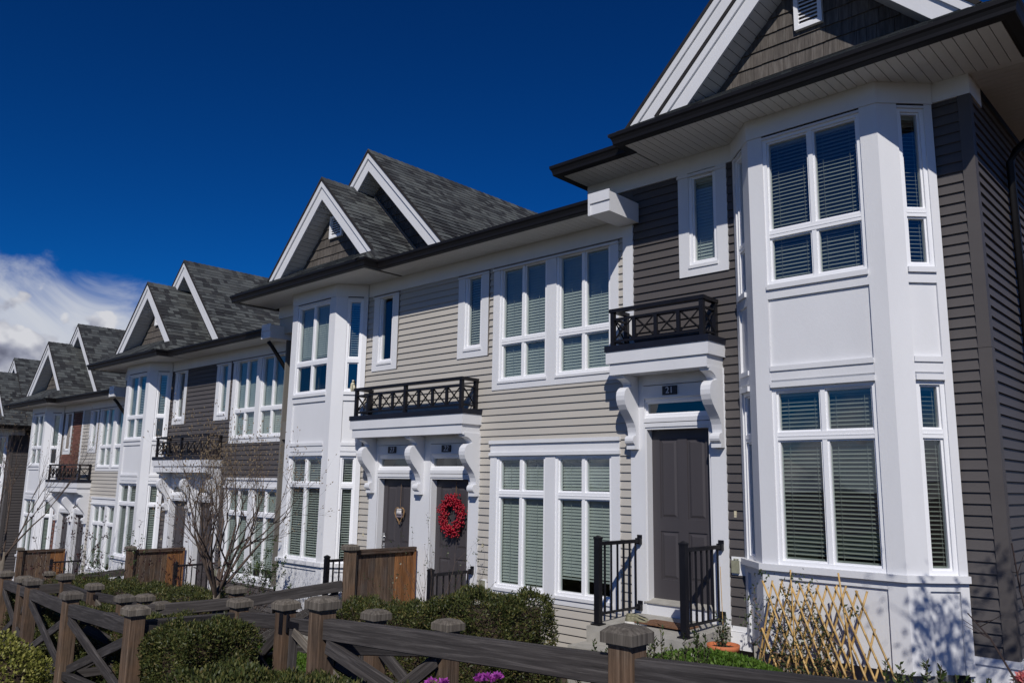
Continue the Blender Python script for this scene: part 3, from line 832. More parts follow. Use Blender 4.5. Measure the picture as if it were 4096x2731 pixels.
def gable(parent, cx, zr, yface, ywall, zb, wallzb, vent=None, left_vis=True, shakes=True, woff=(0, 0, 0)):
    """overhanging gable end: zr shingle ridge, boards down to zb, shake wall from wallzb up"""
    zt = zr-.05
    bands = ((0, .125, .030, 'rake_trim'), (.125, .38, .0, 'rake_board'))
    for s in (-1, 1):
        for t0, t1, pr, nm in bands:
            mb = MB()
            pts = [(cx, zt-t0), (cx+s*(zt-t0-zb), zb), (cx+s*(zt-t1-zb), zb), (cx, zt-t1)]
            mb.prism([(x, yface-pr, z) for x, z in pts], (0, .03+pr, 0)); mb.obj(nm, 'white_paint', parent)
        mb = MB(); pts = [(cx, zr+.012), (cx+s*(zr-zb), zb+.012), (cx+s*(zr-zb-.052), zb), (cx, zt+.002)]
        mb.prism([(x, yface-.045, z) for x, z in pts], (0, .07, 0)); mb.obj('drip_edge', 'shingle_edge', parent)
        zi = zt-.36
        Ls = (zi-zb)*math.sqrt(2)
        if s == -1 and left_vis:
            n = int(Ls/.102)
            me = cached(('rs', round(ywall-yface, 2)), lambda: _rsof(ywall-yface-.03))
            sm = MB(); sm.prism([(cx, yface+.03, zi+.014), (cx-(zi-zb), yface+.03, zb+.014), (cx-(zi-zb), yface+.03, zb+.04), (cx, yface+.03, zi+.04)], (0, ywall-yface-.03, 0))
            so = sm.obj('rake_soffit', 'shingle_edge', parent)
            for i in range(n):
                o = link('soffit_panel', me, so)
                o.matrix_basis = Matrix.Translation((cx-(i*.102+.05)/math.sqrt(2), yface+.03, zi-(i*.102+.05)/math.sqrt(2))) @ Matrix.Rotation(-math.pi/4, 4, 'Y')
        else:
            sm = MB(); sm.prism([(cx, yface+.03, zi), (cx+s*(zi-zb), yface+.03, zb), (cx+s*(zi-zb), yface+.03, zb+.03), (cx, yface+.03, zi+.03)], (0, ywall-yface-.03, 0)); sm.obj('rake_soffit', 'soffit_white', parent)
    zi = zt-.36
    back = MB(); back.prism([(cx-(zi-wallzb), ywall+.005, wallzb), (cx+(zi-wallzb), ywall+.005, wallzb), (cx, ywall+.005, zi)], (0, .08, 0)); gw = back.obj('gable_wall', 'cedar_shake', parent)
    z = wallzb; k = 0
    while z < zi and shakes:
        h = .185; x = cx-(zi-z)-random.uniform(0, .15)
        while x < cx+(zi-z):
            w = random.choice((.11, .15, .19)); jz = random.uniform(-.004, .004)
            r = [(x, z+jz), (x+w-.004, z+jz), (x+w-.004, z+h+.01), (x, z+h+.01)]
            c = clip(clip(r, 1, 1, cx+zi), -1, 1, zi-cx)
            if len(c) >= 3 and max(p[0] for p in c)-min(p[0] for p in c) > .02:
                fv = [(a, ywall-(.024-.018*min(1, max(0, (b-z)/h))), b) for a, b in c]; bv = [(a, ywall+.004, b) for a, b in c]
                n = len(c); mb = MB(); mb.add(fv+bv, [tuple(range(n))]+[(i, n+i, n+(i+1) % n, (i+1) % n) for i in range(n)])
                mb.obj('cedar_shake', 'cedar_shake', gw)
            x += w
        z += h; k += 1
    if vent:
        x0, x1, z0, z1 = vent
        f = Fr((0, ywall-.02, 0), (1, 0, 0), (0, -1, 0)); mb = MB(); f.ring(mb, x0, x1, z0, z1, .05, 0, .05); v = mb.obj('gable_vent', 'white_vinyl', parent)
        zz = z0+.055
        while zz < z1-.07:
            m2 = MB(); m2.hexa([(x0+.05, ywall-.055, zz), (x1-.05, ywall-.055, zz), (x1-.05, ywall-.022, zz+.035), (x0+.05, ywall-.022, zz+.035), (x0+.05, ywall-.055, zz+.008), (x1-.05, ywall-.055, zz+.008), (x1-.05, ywall-.022, zz+.043), (x0+.05, ywall-.022, zz+.043)])
            m2.obj('louvre', 'white_vinyl', v); zz += .05
def _rsof(L):
    mb = MB(); mb.box(-.0475, .0475, 0, L, 0, .0125); return mb.mesh('soffit_panel', M['soffit_white'])

def handrail(parent, x, y0, y1, zf, htop, nb=6):
    """black porch rail from a post at y0 back to a wall bracket at y1"""
    mb = MB(); mb.box(x-.036, x+.036, y0-.036, y0+.036, zf+.008, zf+htop); mb.box(x-.065, x+.065, y0-.065, y0+.065, zf, zf+.012)
    hr = mb.obj('handrail', 'black_rail', parent)
    mb = MB(); z = zf+htop
    mb.box(x-.041, x+.041, y0-.041, y0+.041, z, z+.02)
    mb.hexa([(x-.041, y0-.041, z+.02), (x+.041, y0-.041, z+.02), (x+.041, y0+.041, z+.02), (x-.041, y0+.041, z+.02), (x-.008, y0-.008, z+.042), (x+.008, y0-.008, z+.042), (x+.008, y0+.008, z+.042), (x-.008, y0+.008, z+.042)])
    mb.obj('post_cap', 'black_rail', hr)
    for zz, hh, ww in ((z-.055, .042, .026), (zf+.115, .026, .016)):
        mb = MB(); mb.box(x-ww, x+ww, y0+.036, y1, zz-hh/2, zz+hh/2); mb.obj('rail', 'black_rail', hr)
        mb = MB(); mb.box(x-.034, x+.034, y1-.055, y1-.001, zz-.038, zz+.036); mb.box(x-.036, x+.036, y1-.008, y1, zz+.03, zz+.075); mb.obj('wall_bracket', 'black_rail', hr)
    for i in range(nb):
        y = y0+.036+(y1-y0-.05)*(i+.75)/(nb+.4)
        mb = MB(); mb.box(x-.0095, x+.0095, y-.0095, y+.0095, zf+.12, z-.06); mb.obj('baluster', 'black_rail', hr)
    return hr
def interior(parent, x0, x1, z0, z1, zmid, ycap=3.2):
    mb = MB(); t = .05
    mb.box(x0, x1, ycap, ycap+t, z0, z1); mb.box(x0-t, x0, .12, ycap+t, z0, z1); mb.box(x1, x1+t, .12, ycap+t, z0, z1)
    mb.box(x0, x1, .09, ycap, z1, z1+t); mb.box(x0, x1, .09, ycap, z0-t, z0); mb.box(x0, x1, .13, ycap, zmid-.18, zmid+.18)
    for f in (.33, .62): mb.box(x0+(x1-x0)*f-.05, x0+(x1-x0)*f+.05, .13, ycap, z0, z1)
    mb.obj('interior_wall', 'interior', parent)
def downspout(parent, pts):
    mb = MB(); mb.tube(pts, .042, 8); return mb.obj('downspout', 'black_metal', parent, True)
# ------------------------------------------------------------------ ground
def gz(x, y): return .17+.07*max(-45, min(40, x))
def ground():
    mb = MB(); xs = [-1200, -200, -45, -30, -20, -12, -6, 0, 4, 8, 14, 25, 40, 200, 1200]
    ys = [-1200, -200, -60, -20, -8, -5.6, -5.3, -3, -1, 0, 2, 10, 60, 300, 1200]
    for y in ys:
        for x in xs: mb.v.append((x, y, gz(x, y)))
    n = len(xs)
    for j in range(len(ys)-1):
        for i in range(n-1): mb.f.append((j*n+i, j*n+i+1, (j+1)*n+i+1, (j+1)*n+i))
    o = mb.obj('ground', 'soil', None); o['kind'] = 'structure'
    # pavement outside the fence and the asphalt roadway beyond it
    def strip(name, y0, y1, up, mat):
        mb = MB(); mb.add([(-45, y0, gz(-45, 0)+up), (40, y0, gz(40, 0)+up), (40, y1, gz(40, 0)+up), (-45, y1, gz(-45, 0)+up)], [(0, 1, 2, 3)])
        o = mb.obj(name, mat, None); o['kind'] = 'structure'
    strip('pavement', -9.4, -6.9, .008, 'concrete'); strip('road', -19, -9.4, .004, 'asphalt'); strip('verge', -60, -19, .004, 'lawn')
ground()

# ------------------------------------------------------------------ terrace block with two front doors
def pair(off, siding, label, nums=(None, None), detail=True, brick=False, spout=False):
    h = thing('townhouse', label, 'townhouse', off, 'terraced houses stepping down the street')
    h['label'] = label
    zs = 6.19
    casings = [(-.812, -.111, 4.567), (-3.08, -2.37, 4.549)]
    holes = [(a+.02, b-.02, z+.02, 6.2) for a, b, z in casings]+[(.02, 2.37, 4.02, 6.2), (.02, 2.37, 1.02, 3.22), (-2.96, -.26, .0, 3.34), (2.469, 2.8, 4.36, 6.2)]
    if brick: holes += [(-3.3, -1.45, 3.72, 6.2), (-3.3, -2.9, 0, 3.7)]
    planks(h, FRONT, -3.275, 2.60, .315, 5.96, holes, siding)
    if brick:
        mb = MB(); FRONT.box(mb, -3.27, -1.50, 3.72, 5.96, -.06, .006); FRONT.box(mb, -3.27, -2.97, .31, 3.7, -.06, .006)
        bw = mb.obj('brick_wall', 'mortar', h)
        def bm():
            m2 = MB(); m2.box(0, .192, -.02, 0, 0, .056); return m2.mesh('brick', M['brick_red'])
        me = cached('brick', bm)
        for (x0, x1, z0, z1, wins) in ((-3.26, -1.50, 3.74, 5.95, [(-3.08, -2.37, 4.549)]), (-3.26, -2.98, 1.0, 3.3, [])):
            k = 0; z = z0
            while z+.056 < z1:
                x = x0+(.1 if k % 2 else 0)
                while x+.192 < x1+.02:
                    if not any(a-.19 < x < b and z > c-.05 for a, b, c in wins):
                        o = link('brick', me, bw); o.location = (x, -.005, z)
                    x += .204
                z += .0675; k += 1
        mb = MB(); FRONT.box(mb, -1.50, -1.40, 3.72, 5.95, -.05, .034); mb.obj('corner_board', 'white_paint', h)
    # frieze, corner board, window casings
    mb = MB(); FRONT.box(mb, -6.40, -5.50, 5.95, zs+.01, -.05, .034); mb.obj('frieze', 'white_paint', h); mb = MB(); FRONT.box(mb, -3.30, 2.634, 5.95, zs+.01, -.05, .034); mb.obj('frieze', 'white_paint', h)
    mb = MB(); FRONT.box(mb, 2.469, 2.634, 4.35, 5.951, -.05, .032); mb.obj('corner_board', 'white_paint', h)
    for a, b, z in casings:
        mb = MB(); FRONT.box(mb, a, a+.155, z, 5.951, -.05, .031); FRONT.box(mb, b-.155, b, z, 5.951, -.05, .031); FRONT.box(mb, a+.155, b-.155, z, z+.105, -.05, .0305); FRONT.box(mb, a+.145, b-.145, z+.105, z+.145, -.05, .045); FRONT.box(mb, a-.01, b+.01, 5.885, 5.915, .031, .05)
        mb.obj('window_casing', 'white_paint', h)
        mb = MB(); FRONT.box(mb, a-.01, b+.012, 5.917, 5.948, .0, .0335); FRONT.box(mb, b+.001, b+.018, z, 5.916, .0, .030); mb.obj('flashing_or_shade', 'flash_shade_taupe', h)  # painted shade: gap over the head, siding shadow on the J-channel
    mb = MB()
    for a, b in ((0, .13), (1.10, 1.283), (2.26, 2.39)): FRONT.box(mb, a, b, 4.006, 5.951, -.05, .031)
    for a, b in ((.13, 1.10), (1.283, 2.26)):
        FRONT.box(mb, a, b, 4.006, 4.10, -.05, .0305); FRONT.box(mb, a-.01, b+.01, 4.10, 4.135, -.05, .046)
    FRONT.box(mb, -.01, 2.40, 5.885, 5.915, .031, .052); mb.obj('window_casing', 'white_paint', h)
    mb = MB(); FRONT.box(mb, -.01, 2.402, 5.917, 5.948, .0, .0335); mb.obj('flashing_or_shade', 'flash_shade_taupe', h)  # dark strip paints the shadow gap between casing and frieze
    mb = MB()
    for a, b in ((0, .13), (1.10, 1.283), (2.26, 2.394)): FRONT.box(mb, a, b, 1.0, 3.06, -.05, .031)
    for a, b in ((.13, 1.10), (1.283, 2.26)):
        FRONT.box(mb, a, b, 1.0, 1.075, -.05, .0305); FRONT.box(mb, a-.01, b+.01, 1.075, 1.115, -.05, .05)
    FRONT.box(mb, 0, 2.394, 3.06, 3.185, -.05, .032); FRONT.box(mb, -.012, 2.406, 3.010, 3.058, -.02, .060); FRONT.box(mb, -.012, 2.406, 3.187, 3.238, -.02, .062)
    mb.obj('window_casing', 'white_paint', h)
    cl = dict(tilt=72, mat='slat_white', each=detail)
    op = dict(tilt=38, mat='slat_white', each=detail)
    two = (.5,)
    for a, b in ((.13, 1.10), (1.283, 2.26)):
        window(h, FRONT, a, b, 4.135, 5.93, (4.745,), (two, two), dict(cl))
        g = (.0, 1) if a < 1 else (.10, 1)
        window(h, FRONT, a, b, 1.115, 3.01, (2.455,), (two, two), dict(cl, g=g))
    for i, (a, b, z) in enumerate(casings):
        window(h, FRONT, a+.155, b-.155, z+.145, 5.93, (), ((),), dict(cl, tilt=60) if i == 0 else None)
    bl = {('l', 1): dict(op), ('l', 2): dict(op, tilt=30), ('u', 2): dict(op, tilt=30, g=(.36, 1)), ('l', 0): dict(op, each=False)}
    if detail: bl[('u', 1)] = dict(cl, each=False, g=(.40, 1))
    if not detail: bl[('u', 1)] = dict(op, each=False)
    bay(h, -4.40, -.635, bl)
    # doors under the shared canopy
    surround(h, [(-2.98, -2.757), (-1.83, -1.374), (-.447, -.24)], .42, 2.684, 3.36)
    door(h, -2.757, -1.83, .42, 2.684, nums[0], True, .25)
    door(h, -1.374, -.447, .42, 2.684, nums[1], False, .25)
    balcony(h, -3.10, -.22, 3.34, 8)
    for x in (-2.885, -1.59, -.297): bracket(h, x, 3.355)
    # porch slab, steps, rails
    mb = MB(); mb.box(-3.05, -.18, -.98, -.005, -.3, .42); mb.box(-2.9, -.3, -1.28, -.981, -.3, .22); mb.obj('porch', 'concrete', h)
    handrail(h, -2.93, -.86, -.033, .42, .93); handrail(h, -.33, -.86, -.033, .42, .93)
    # wall fittings by the right-hand door
    mb = MB(); FRONT.box(mb, -.17, -.03, 1.03, 1.20, .0, .03); ob = mb.obj('outlet_box', 'white_vinyl', h)
    mb = MB(); FRONT.box(mb, -.155, -.055, 1.045, 1.185, .03, .07); mb.obj('cover', 'outlet_cover', ob)
    mb = MB(); FRONT.box(mb, -.155, -.125, 1.66, 1.74, .0, .022); FRONT.box(mb, -.147, -.133, 1.69, 1.705, .022, .026); mb.obj('doorbell', 'beige_plastic', h)
    mb = MB(); FRONT.box(mb, -3.13, -3.10, 1.66, 1.74, .0, .022); FRONT.box(mb, -3.122, -3.108, 1.69, 1.705, .022, .026); mb.obj('doorbell', 'beige_plastic', h)
    mb = MB(); FRONT.box(mb, -3.27, 2.60, .245, .315, -.05, .032); mb.obj('base_trim', 'white_vinyl', h)
    mb = MB(); mb.box(-3.3, 2.6, .012, .2, -1.2, .25); mb.box(-6.4, -5.5, .0, .2, 5.62, 5.95); mb.box(-6.4, -6.3, .2, 8, 5.62, 6.6); mb.box(-6.34, -5.5, .40, .5, -1.5, 5.62); mb.box(-5.6, -5.5, .0, .395, -1.5, 5.62); mb.box(2.5, 2.6, .2, 8, -1.5, 6.3); mb.obj('wall', 'dark_siding' if siding == 'dark_siding' else 'beige_siding', h)
    interior(h, -6.25, 2.45, .55, 6.15, 3.6)
    # eaves
    soffit(h, -6.62, -2.25, -.875, -.0, zs); soffit(h, -2.25, 2.50, -.595, -.0, zs)
    gutter(h, [(-6.62, 4), (-6.62, -.875), (-2.25, -.875), (-2.25, -.595), (2.40, -.595)], zs)
    mb = MB(); mb.box(2.415, 2.74, -.70, -.036, 6.10, 6.37); mb.box(2.405, 2.75, -.718, -.701, 6.25, 6.39); mb.box(2.405, 2.435, -.7185, -.701, 6.09, 6.249)
    mb.obj('eave_return', 'white_paint', h)
    if spout: downspout(h, [(2.50, -.60, 6.05), (2.52, -.52, 5.96), (2.56, -.16, 5.48), (2.56, -.085, 5.36), (2.56, -.085, -1)])
    # roofs
    A, B = -4.45, -4.0; zA, zB = 8.47, 9.17; ze = 6.335; k = .575; yg = -.965
    r2 = math.sqrt(2)
    vA = (zA-ze)*r2; xa = A+(zA-ze); vB = (zB-ze)*r2; xb = B+(zB-ze)
    zk = ze+k*(-.43-yg)
    P = []
    P.append(roof_plane(h, (xa, 0, ze), (0, 1, 0), (-1, 0, 1), [[(-.43, 0), (1.0, 0), (1.0, vA), (-.43, vA)], [(yg, 0), (-.43, 0), (-.43, (zk-ze)*r2)]], off))
    P.append(roof_plane(h, (xb, 0, ze), (0, 1, 0), (-1, 0, 1), [[(.32, 0), (8.5, 0), (8.5, vB), (.32, vB)]], off))
    s = math.sqrt(1+k*k); vs_ = (0-yg)*s; zt_ = ze+k*(0-yg)
    P.append(roof_plane(h, (A, yg, ze), (1, 0, 0), (0, 1, k), [[(-(zA-ze), 0), ((zA-ze), 0), ((zA-zt_), vs_), (-(zA-zt_), vs_)]], off))
    roof = roof_finish(h, P)
    # planes that only close the volume: rear left slopes and the low roof behind the gutter
    mb = MB()
    mb.prism([(A, -.43, zA), (A-(zA-ze), -.43, ze), (A-(zA-ze)+.03, -.43, ze-.03), (A, -.43, zA-.04)], (0, 1.5, 0))
    mb.prism([(B, .32, zB), (B-(zB-ze), .32, ze), (B-(zB-ze)+.03, .32, ze-.03), (B, .32, zB-.04)], (0, 8.2, 0))
    mb.hexa([(-2.3, -.68, 6.31), (2.6, -.68, 6.31), (2.6, 4, 7.2), (-2.3, 4, 7.2), (-2.3, -.68, 6.335), (2.6, -.68, 6.335), (2.6, 4, 7.23), (-2.3, 4, 7.23)])
    mb.obj('roof_slope', 'asphalt_shingle', roof)
    ridge_caps(roof, A, -.44, .8, zA); ridge_caps(roof, B, .31, 8.3, zB)
    # hip at the right end of the skirt
    mb = MB()
    n = 7
    for i in range(n):
        t0, t1 = i/n, (i+1.25)/n
        a = Vector((xa, yg, ze)); b = Vector((A+(zA-zk), -.43, zk)); p, q = a.lerp(b, t0), a.lerp(b, min(1, t1))
        for dx, dy, dz in ((.12, 0, -.12), (0, -.14, -.08)):
            w = Vector((dx, dy, dz)); up = Vector((0, 0, .03))
            mb.hexa([tuple(p+up*.6), tuple(p+w+up*.6), tuple(q+w), tuple(q), tuple(p+up), tuple(p+w+up), tuple(q+w+up*.6), tuple(q+up*.6)])
    mb.obj('hip_cap', 'asphalt_shingle', roof)
    gable(h, A, zA, -.40, -.0, 6.64, 6.84, vent=(A-.19, A+.24, 7.34, 7.80))
    gable(h, B, zB, .35, .80, 6.60, 6.55, left_vis=True)
    mb = MB(); mb.prism([(A+.15, .765, zA-.15+.01), (A+2.5, .765, zA-2.5+.01), (A+2.5, .765, zA-2.5+.10), (A+.15, .765, zA-.15+.10)], (0, -.035, 0)); mb.obj('flashing_or_shade', 'flash_shade_taupe', h)
    return h

OFF = [(0, 0, 0), (-8.949, .386, -.603), (-17.969, .742, -1.235)]
pair(OFF[0], 'beige_siding', 'beige townhouse pair with doors 22 and 23, red wreath and heart on its doors', ('23', '22'), True)
pair(OFF[1], 'dark_siding', 'dark grey sided townhouse pair with the bare tree in front of it', (None, None), False, spout=True)
pair(OFF[2], 'beige_siding', 'townhouse pair with a red brick strip beside its pale siding', (None, None), False, brick=True, spout=True)

# ------------------------------------------------------------------ end house (number 21) and its far twin
def end_house(off, label, number=None, detail=True):
    h = thing('townhouse', label, 'townhouse', off, 'terraced houses stepping down the street')
    zs = 6.825; D = 'dark_siding'
    holes = [(3.373, 4.026, 5.245, 7), (2.5, 3.91, .9, 4.0)]
    planks(h, FRONT, 2.634, 4.19, 1.06, 6.61, holes, D, 1.06)
    planks(h, FRONT, 6.39, 6.68, 1.10, 6.61, [], D, 1.10)
    SIDE = Fr((6.76, 0, 0), (0, 1, 0), (1, 0, 0))
    planks(h, SIDE, .08, 9.0, 1.10, 6.81, [], D, 1.10)
    mb = MB(); mb.box(6.672, 6.790, -.030, .085, 1.09, 3.98); mb.obj('corner_post', D, h)
    mb = MB(); mb.box(6.673, 6.789, -.029, .085, 3.984, 6.61); mb.obj('corner_post', D, h)
    mb = MB(); FRONT.box(mb, 1.865, 4.19, 6.60, zs+.01, -.05, .034); mb.obj('frieze', 'white_paint', h); mb = MB(); FRONT.box(mb, 6.38, 6.795, 6.61, zs+.01, -.05, .035); mb.box(6.76, 6.796, .0, .42, 6.61, zs+.01)
    mb.obj('frieze', 'white_paint', h)
    a, b, z = 3.353, 4.046, 5.225
    mb = MB(); FRONT.box(mb, a, a+.15, z, 6.60, -.05, .031); FRONT.box(mb, b-.15, b, z, 6.60, -.05, .031); FRONT.box(mb, a+.15, b-.15, z, z+.10, -.05, .0305); FRONT.box(mb, a+.14, b-.14, z+.10, z+.14, -.05, .045); FRONT.box(mb, a-.01, b+.01, 6.545, 6.58, .031, .05)
    mb.obj('window_casing', 'white_paint', h)
    dk = dict(tilt=34, mat='slat_grey', each=detail)
    window(h, FRONT, a+.15, b-.15, z+.14, 6.58, (), ((),), dict(tilt=70, mat='slat_white', each=detail))
    L = dict(dk, f=(0, .485)); R = dict(dk, f=(.515, 1))
    bay(h, 5.285, 0, {('u', 1): [dict(L, tilt=48), dict(R, tilt=48)], ('l', 1): [L, R], ('u', 2): dk, ('l', 2): dict(dk, tilt=16), ('u', 0): dict(dk, each=False), ('l', 0): dict(dk, each=False)})
    surround(h, [(2.574, 2.785), (3.733, 3.935)], 1.045, 3.345, 4.02)
    door(h, 2.785, 3.733, 1.045, 3.345, number, False)
    balcony(h, 2.467, 3.955, 4.0, 4)
    for x in (2.64, 3.862): bracket(h, x, 4.015)
    mb = MB(); mb.hexa([(2.62, -1.02, .3), (3.93, -1.02, .3), (3.93, -.005, .3), (2.62, -.005, .3), (2.62, -1.02, .995), (3.93, -1.02, .995), (3.93, -.005, 1.045), (2.62, -.005, 1.045)]); mb.box(2.60, 3.6, -1.34, -1.021, .2, .82)
    po = mb.obj('porch', 'concrete', h)
    handrail(h, 2.70, -.90, -.033, 1.005, .97); handrail(h, 3.84, -.86, -.033, 1.005, .97)
    mb = MB(); FRONT.box(mb, 3.965, 4.135, 1.615, 1.82, .0, .03); ob = mb.obj('outlet_box', 'white_vinyl', h)
    mb = MB(); FRONT.box(mb, 3.975, 4.065, 1.64, 1.78, .03, .06); FRONT.box(mb, 4.0, 4.02, 1.785, 1.80, .03, .05); FRONT.box(mb, 4.035, 4.055, 1.785, 1.80, .03, .05); mb.obj('cover', 'outlet_cover', ob)
    mb = MB(); FRONT.box(mb, 4.01, 4.04, 2.255, 2.335, .0, .022); FRONT.box(mb, 4.018, 4.032, 2.285, 2.30, .022, .026); mb.obj('doorbell', 'beige_plastic', h)
    mb = MB(); FRONT.box(mb, 3.93, 4.19, .80, 1.055, -.05, .03); FRONT.box(mb, 3.93, 4.19, .995, 1.0, .03, .034); FRONT.box(mb, 6.38, 6.80, 1.03, 1.095, -.05, .045); mb.box(6.76, 6.805, -.0, 9.0, 1.03, 1.095)
    FRONT.box(mb, 6.38, 6.775, .55, 1.03, -.05, .028); mb.box(6.76, 6.788, .0, 9.0, .55, 1.03); mb.obj('base_trim', 'white_vinyl', h)
    if detail:
        mb = MB(); mb.tube([(4.24, -.02, .98), (4.24, -.075, .98), (4.24, -.085, .90)], .016, 8); mb.tube([(4.24, -.05, .98), (4.24, -.05, 1.02)], .010, 6); hb = mb.obj('hose_tap', 'brass', h)
        mb = MB(); mb.tube([(4.205, -.05, 1.025), (4.205, -.062, 1.025)], .03, 10); mb.obj('tap_handle', 'blue_handle', hb)
    mb = MB(); mb.box(2.56, 6.70, .062, .2, .2, 1.05); mb.box(6.62, 6.70, .1, 9, .2, 6.8); mb.box(1.865, 1.95, .0, 9, 6.42, 6.82); mb.box(1.95, 2.634, -.0, .2, 6.2, 6.62); mb.box(1.9, 6.7, 9.0, 9.1, .2, 7); mb.obj('wall', D, h)
    interior(h, 2.6, 6.6, 1.15, 6.78, 4.24)
    # eaves
    soffit(h, 1.855, 3.095, -.605, 0, zs); soffit(h, 3.095, 7.33, -.895, 0, zs); soffit(h, 6.80, 7.33, .0, 9.0, zs, 'y')
    gutter(h, [(1.855, 4), (1.855, -.605), (3.095, -.605), (3.095, -.895), (7.33, -.895), (7.33, 9.0)], zs)
    downspout(h, [(7.30, 1.40, 6.80), (7.26, 1.38, 6.70), (6.90, 1.36, 6.40), (6.835, 1.355, 6.28), (6.835, 1.355, .6)])
    A, B = 5.163, 4.5; zA, zB = 9.20, 9.92; ze = 6.965; k = .60; yg = -.985; r2 = math.sqrt(2)
    vA = (zA-ze)*r2; vB = (zB-ze)*r2; zk = ze+k*(-.43-yg)
    P = []
    P.append(roof_plane(h, (B+(zB-ze), 0, ze), (0, 1, 0), (-1, 0, 1), [[(.32, 0), (9.3, 0), (9.3, vB), (.32, vB)]], off))
    P.append(roof_plane(h, (A+(zA-ze), 0, ze), (0, 1, 0), (-1, 0, 1), [[(-.43, 0), (.9, 0), (.9, vA), (-.43, vA)], [(yg, 0), (-.43, 0), (-.43, (zk-ze)*r2)]], off))
    s = math.sqrt(1+k*k); vs_ = (0-yg)*s; zt_ = ze+k*(0-yg)
    P.append(roof_plane(h, (A, yg, ze), (1, 0, 0), (0, 1, k), [[(-(zA-ze), 0), ((zA-ze), 0), ((zA-zt_), vs_), (-(zA-zt_), vs_)]], off))
    roof = roof_finish(h, P)
    mb = MB()
    mb.prism([(A, -.43, zA), (A-(zA-ze), -.43, ze), (A-(zA-ze)+.03, -.43, ze-.03), (A, -.43, zA-.04)], (0, 1.3, 0))
    mb.prism([(B, .32, zB), (B-(zB-ze), .32, ze), (B-(zB-ze)+.03, .32, ze-.03), (B, .32, zB-.04)], (0, 9.0, 0))
    mb.hexa([(1.74, -.69, 6.945), (3.2, -.69, 6.945), (3.2, .4, 7.3), (1.74, .4, 7.3), (1.74, -.69, 6.965), (3.2, -.69, 6.965), (3.2, .4, 7.33), (1.74, .4, 7.33)])
    mb.obj('roof_slope', 'asphalt_shingle', roof)
    ridge_caps(roof, A, -.44, .8, zA); ridge_caps(roof, B, .31, 9.2, zB)
    gable(h, A, zA, -.40, -.0, 7.31, 7.56, vent=(5.02, 5.355, 7.99, 8.50))
    gable(h, B, zB, .35, .80, 7.20, 7.2, left_vis=True)
    return h
end_house((0, 0, 0), 'dark grey end townhouse number 21 with the white two-storey bay, nearest the camera', '21')
end_house((-34.3, .91, -2.45), 'farthest dark townhouse, its side wall showing beyond the brick-striped house', None, False)
# ------------------------------------------------------------------ timber fences
def board(name, a, b, w, hgt, mat, parent=None, roll=0.0, taper=None):
    """board from a to b; w = thickness across, hgt = depth of its face; grain runs along local z"""
    a, b = Vector(a), Vector(b); d = b-a; L = d.length; d.normalize()
    up = Vector((0, 0, 1)) if abs(d.z) < .95 else Vector((0, -1, 0))
    x = d.cross(up).normalized(); y = x.cross(d).normalized()
    if roll: q = Matrix.Rotation(roll, 3, d); x = q @ x; y = q @ y
    mb = MB(); e = .006
    # slightly eased long edges
    p = [(-w/2+e, -hgt/2), (w/2-e, -hgt/2), (w/2, -hgt/2+e), (w/2, hgt/2-e), (w/2-e, hgt/2), (-w/2+e, hgt/2), (-w/2, hgt/2-e), (-w/2, -hgt/2+e)]
    mb.prism([(u, v, 0) for u, v in p], (0, 0, L))
    o = mb.obj(name, mat, parent)
    o.matrix_basis = Matrix(((x.x, y.x, d.x, a.x), (x.y, y.y, d.y, a.y), (x.z, y.z, d.z, a.z), (0, 0, 0, 1)))
    return o
def cap_mesh():
    def mk():
        mb = MB(); r = .105
        mb.box(-r, r, -r, r, -.085, -.03)
        q = .070
        mb.hexa([(-r, -r, -.03), (r, -r, -.03), (r, r, -.03), (-r, r, -.03), (-q, -q, 0), (q, -q, 0), (q, q, 0), (-q, q, 0)])
        s = .082
        mb.box(-s, s, -s, s, -.10, -.085)
        return mb.mesh('post_cap', M['cap_wood'])
    return cached('cap', mk)
def fpost(parent, x, y, zc, w=.15, mat='post_wood', jit=True):
    g = gz(x, y)-.15
    o = board('post', (x, y, g), (x, y, zc-.095), w, w, mat, parent)
    c = link('post_cap', cap_mesh(), o)
    s = w/.15*random.uniform(.97, 1.04)
    c.matrix_basis = o.matrix_basis.inverted() @ (Matrix.Translation((x, y, zc)) @ Matrix.Rotation(random.uniform(-.03, .03), 4, 'Z') @ Matrix.Rotation(random.uniform(-.02, .02), 4, 'X') @ Matrix.Scale(s, 4))
    return o
def bay_fence(parent, a, b, za, zb, brace=True, low=True, mat='rail_wood', h=.15, top=.100):
    """rail and X bracing between two posts; za, zb cap heights"""
    a3 = Vector((a[0], a[1], za-top-h/2-.055)); b3 = Vector((b[0], b[1], zb-top-h/2-.055))
    d = (b3-a3).normalized(); a3 = a3+d*.072; b3 = b3-d*.072
    board('rail', a3, b3, .085, h, mat, parent)
    ga = gz(*a)+.16; gb = gz(*b)+.16
    lo_a = Vector((a3.x, a3.y, ga)); lo_b = Vector((b3.x, b3.y, gb))
    if low: board('rail', lo_a, lo_b, .08, .10, mat, parent)
    if brace:
        n = d.cross(Vector((0, 0, 1))).normalized()*.022
        ua = a3-Vector((0, 0, h/2+.04))+d*.05; ub = b3-Vector((0, 0, h/2+.04))-d*.05
        la = lo_a+Vector((0, 0, .07))+d*.04; lb = lo_b+Vector((0, 0, .07))-d*.04
        board('brace', ua+n, lb+n, .040, .11, mat, parent); board('brace', la-n, ub-n, .040, .11, mat, parent)
GF = 'timber fences along the front gardens'
FA = thing('fence', 'weathered timber fence nearest the camera, running past the porch of number 21', 'fence', (0, 0, 0), GF)
pts = [((8.75, -5.08), 2.05), ((6.07, -5.075), 1.875), ((3.25, -5.075), 1.73), ((3.30, -3.82), 1.44), ((2.26, -3.80), 1.40)]
for p, z in pts: fpost(FA, p[0], p[1], z)
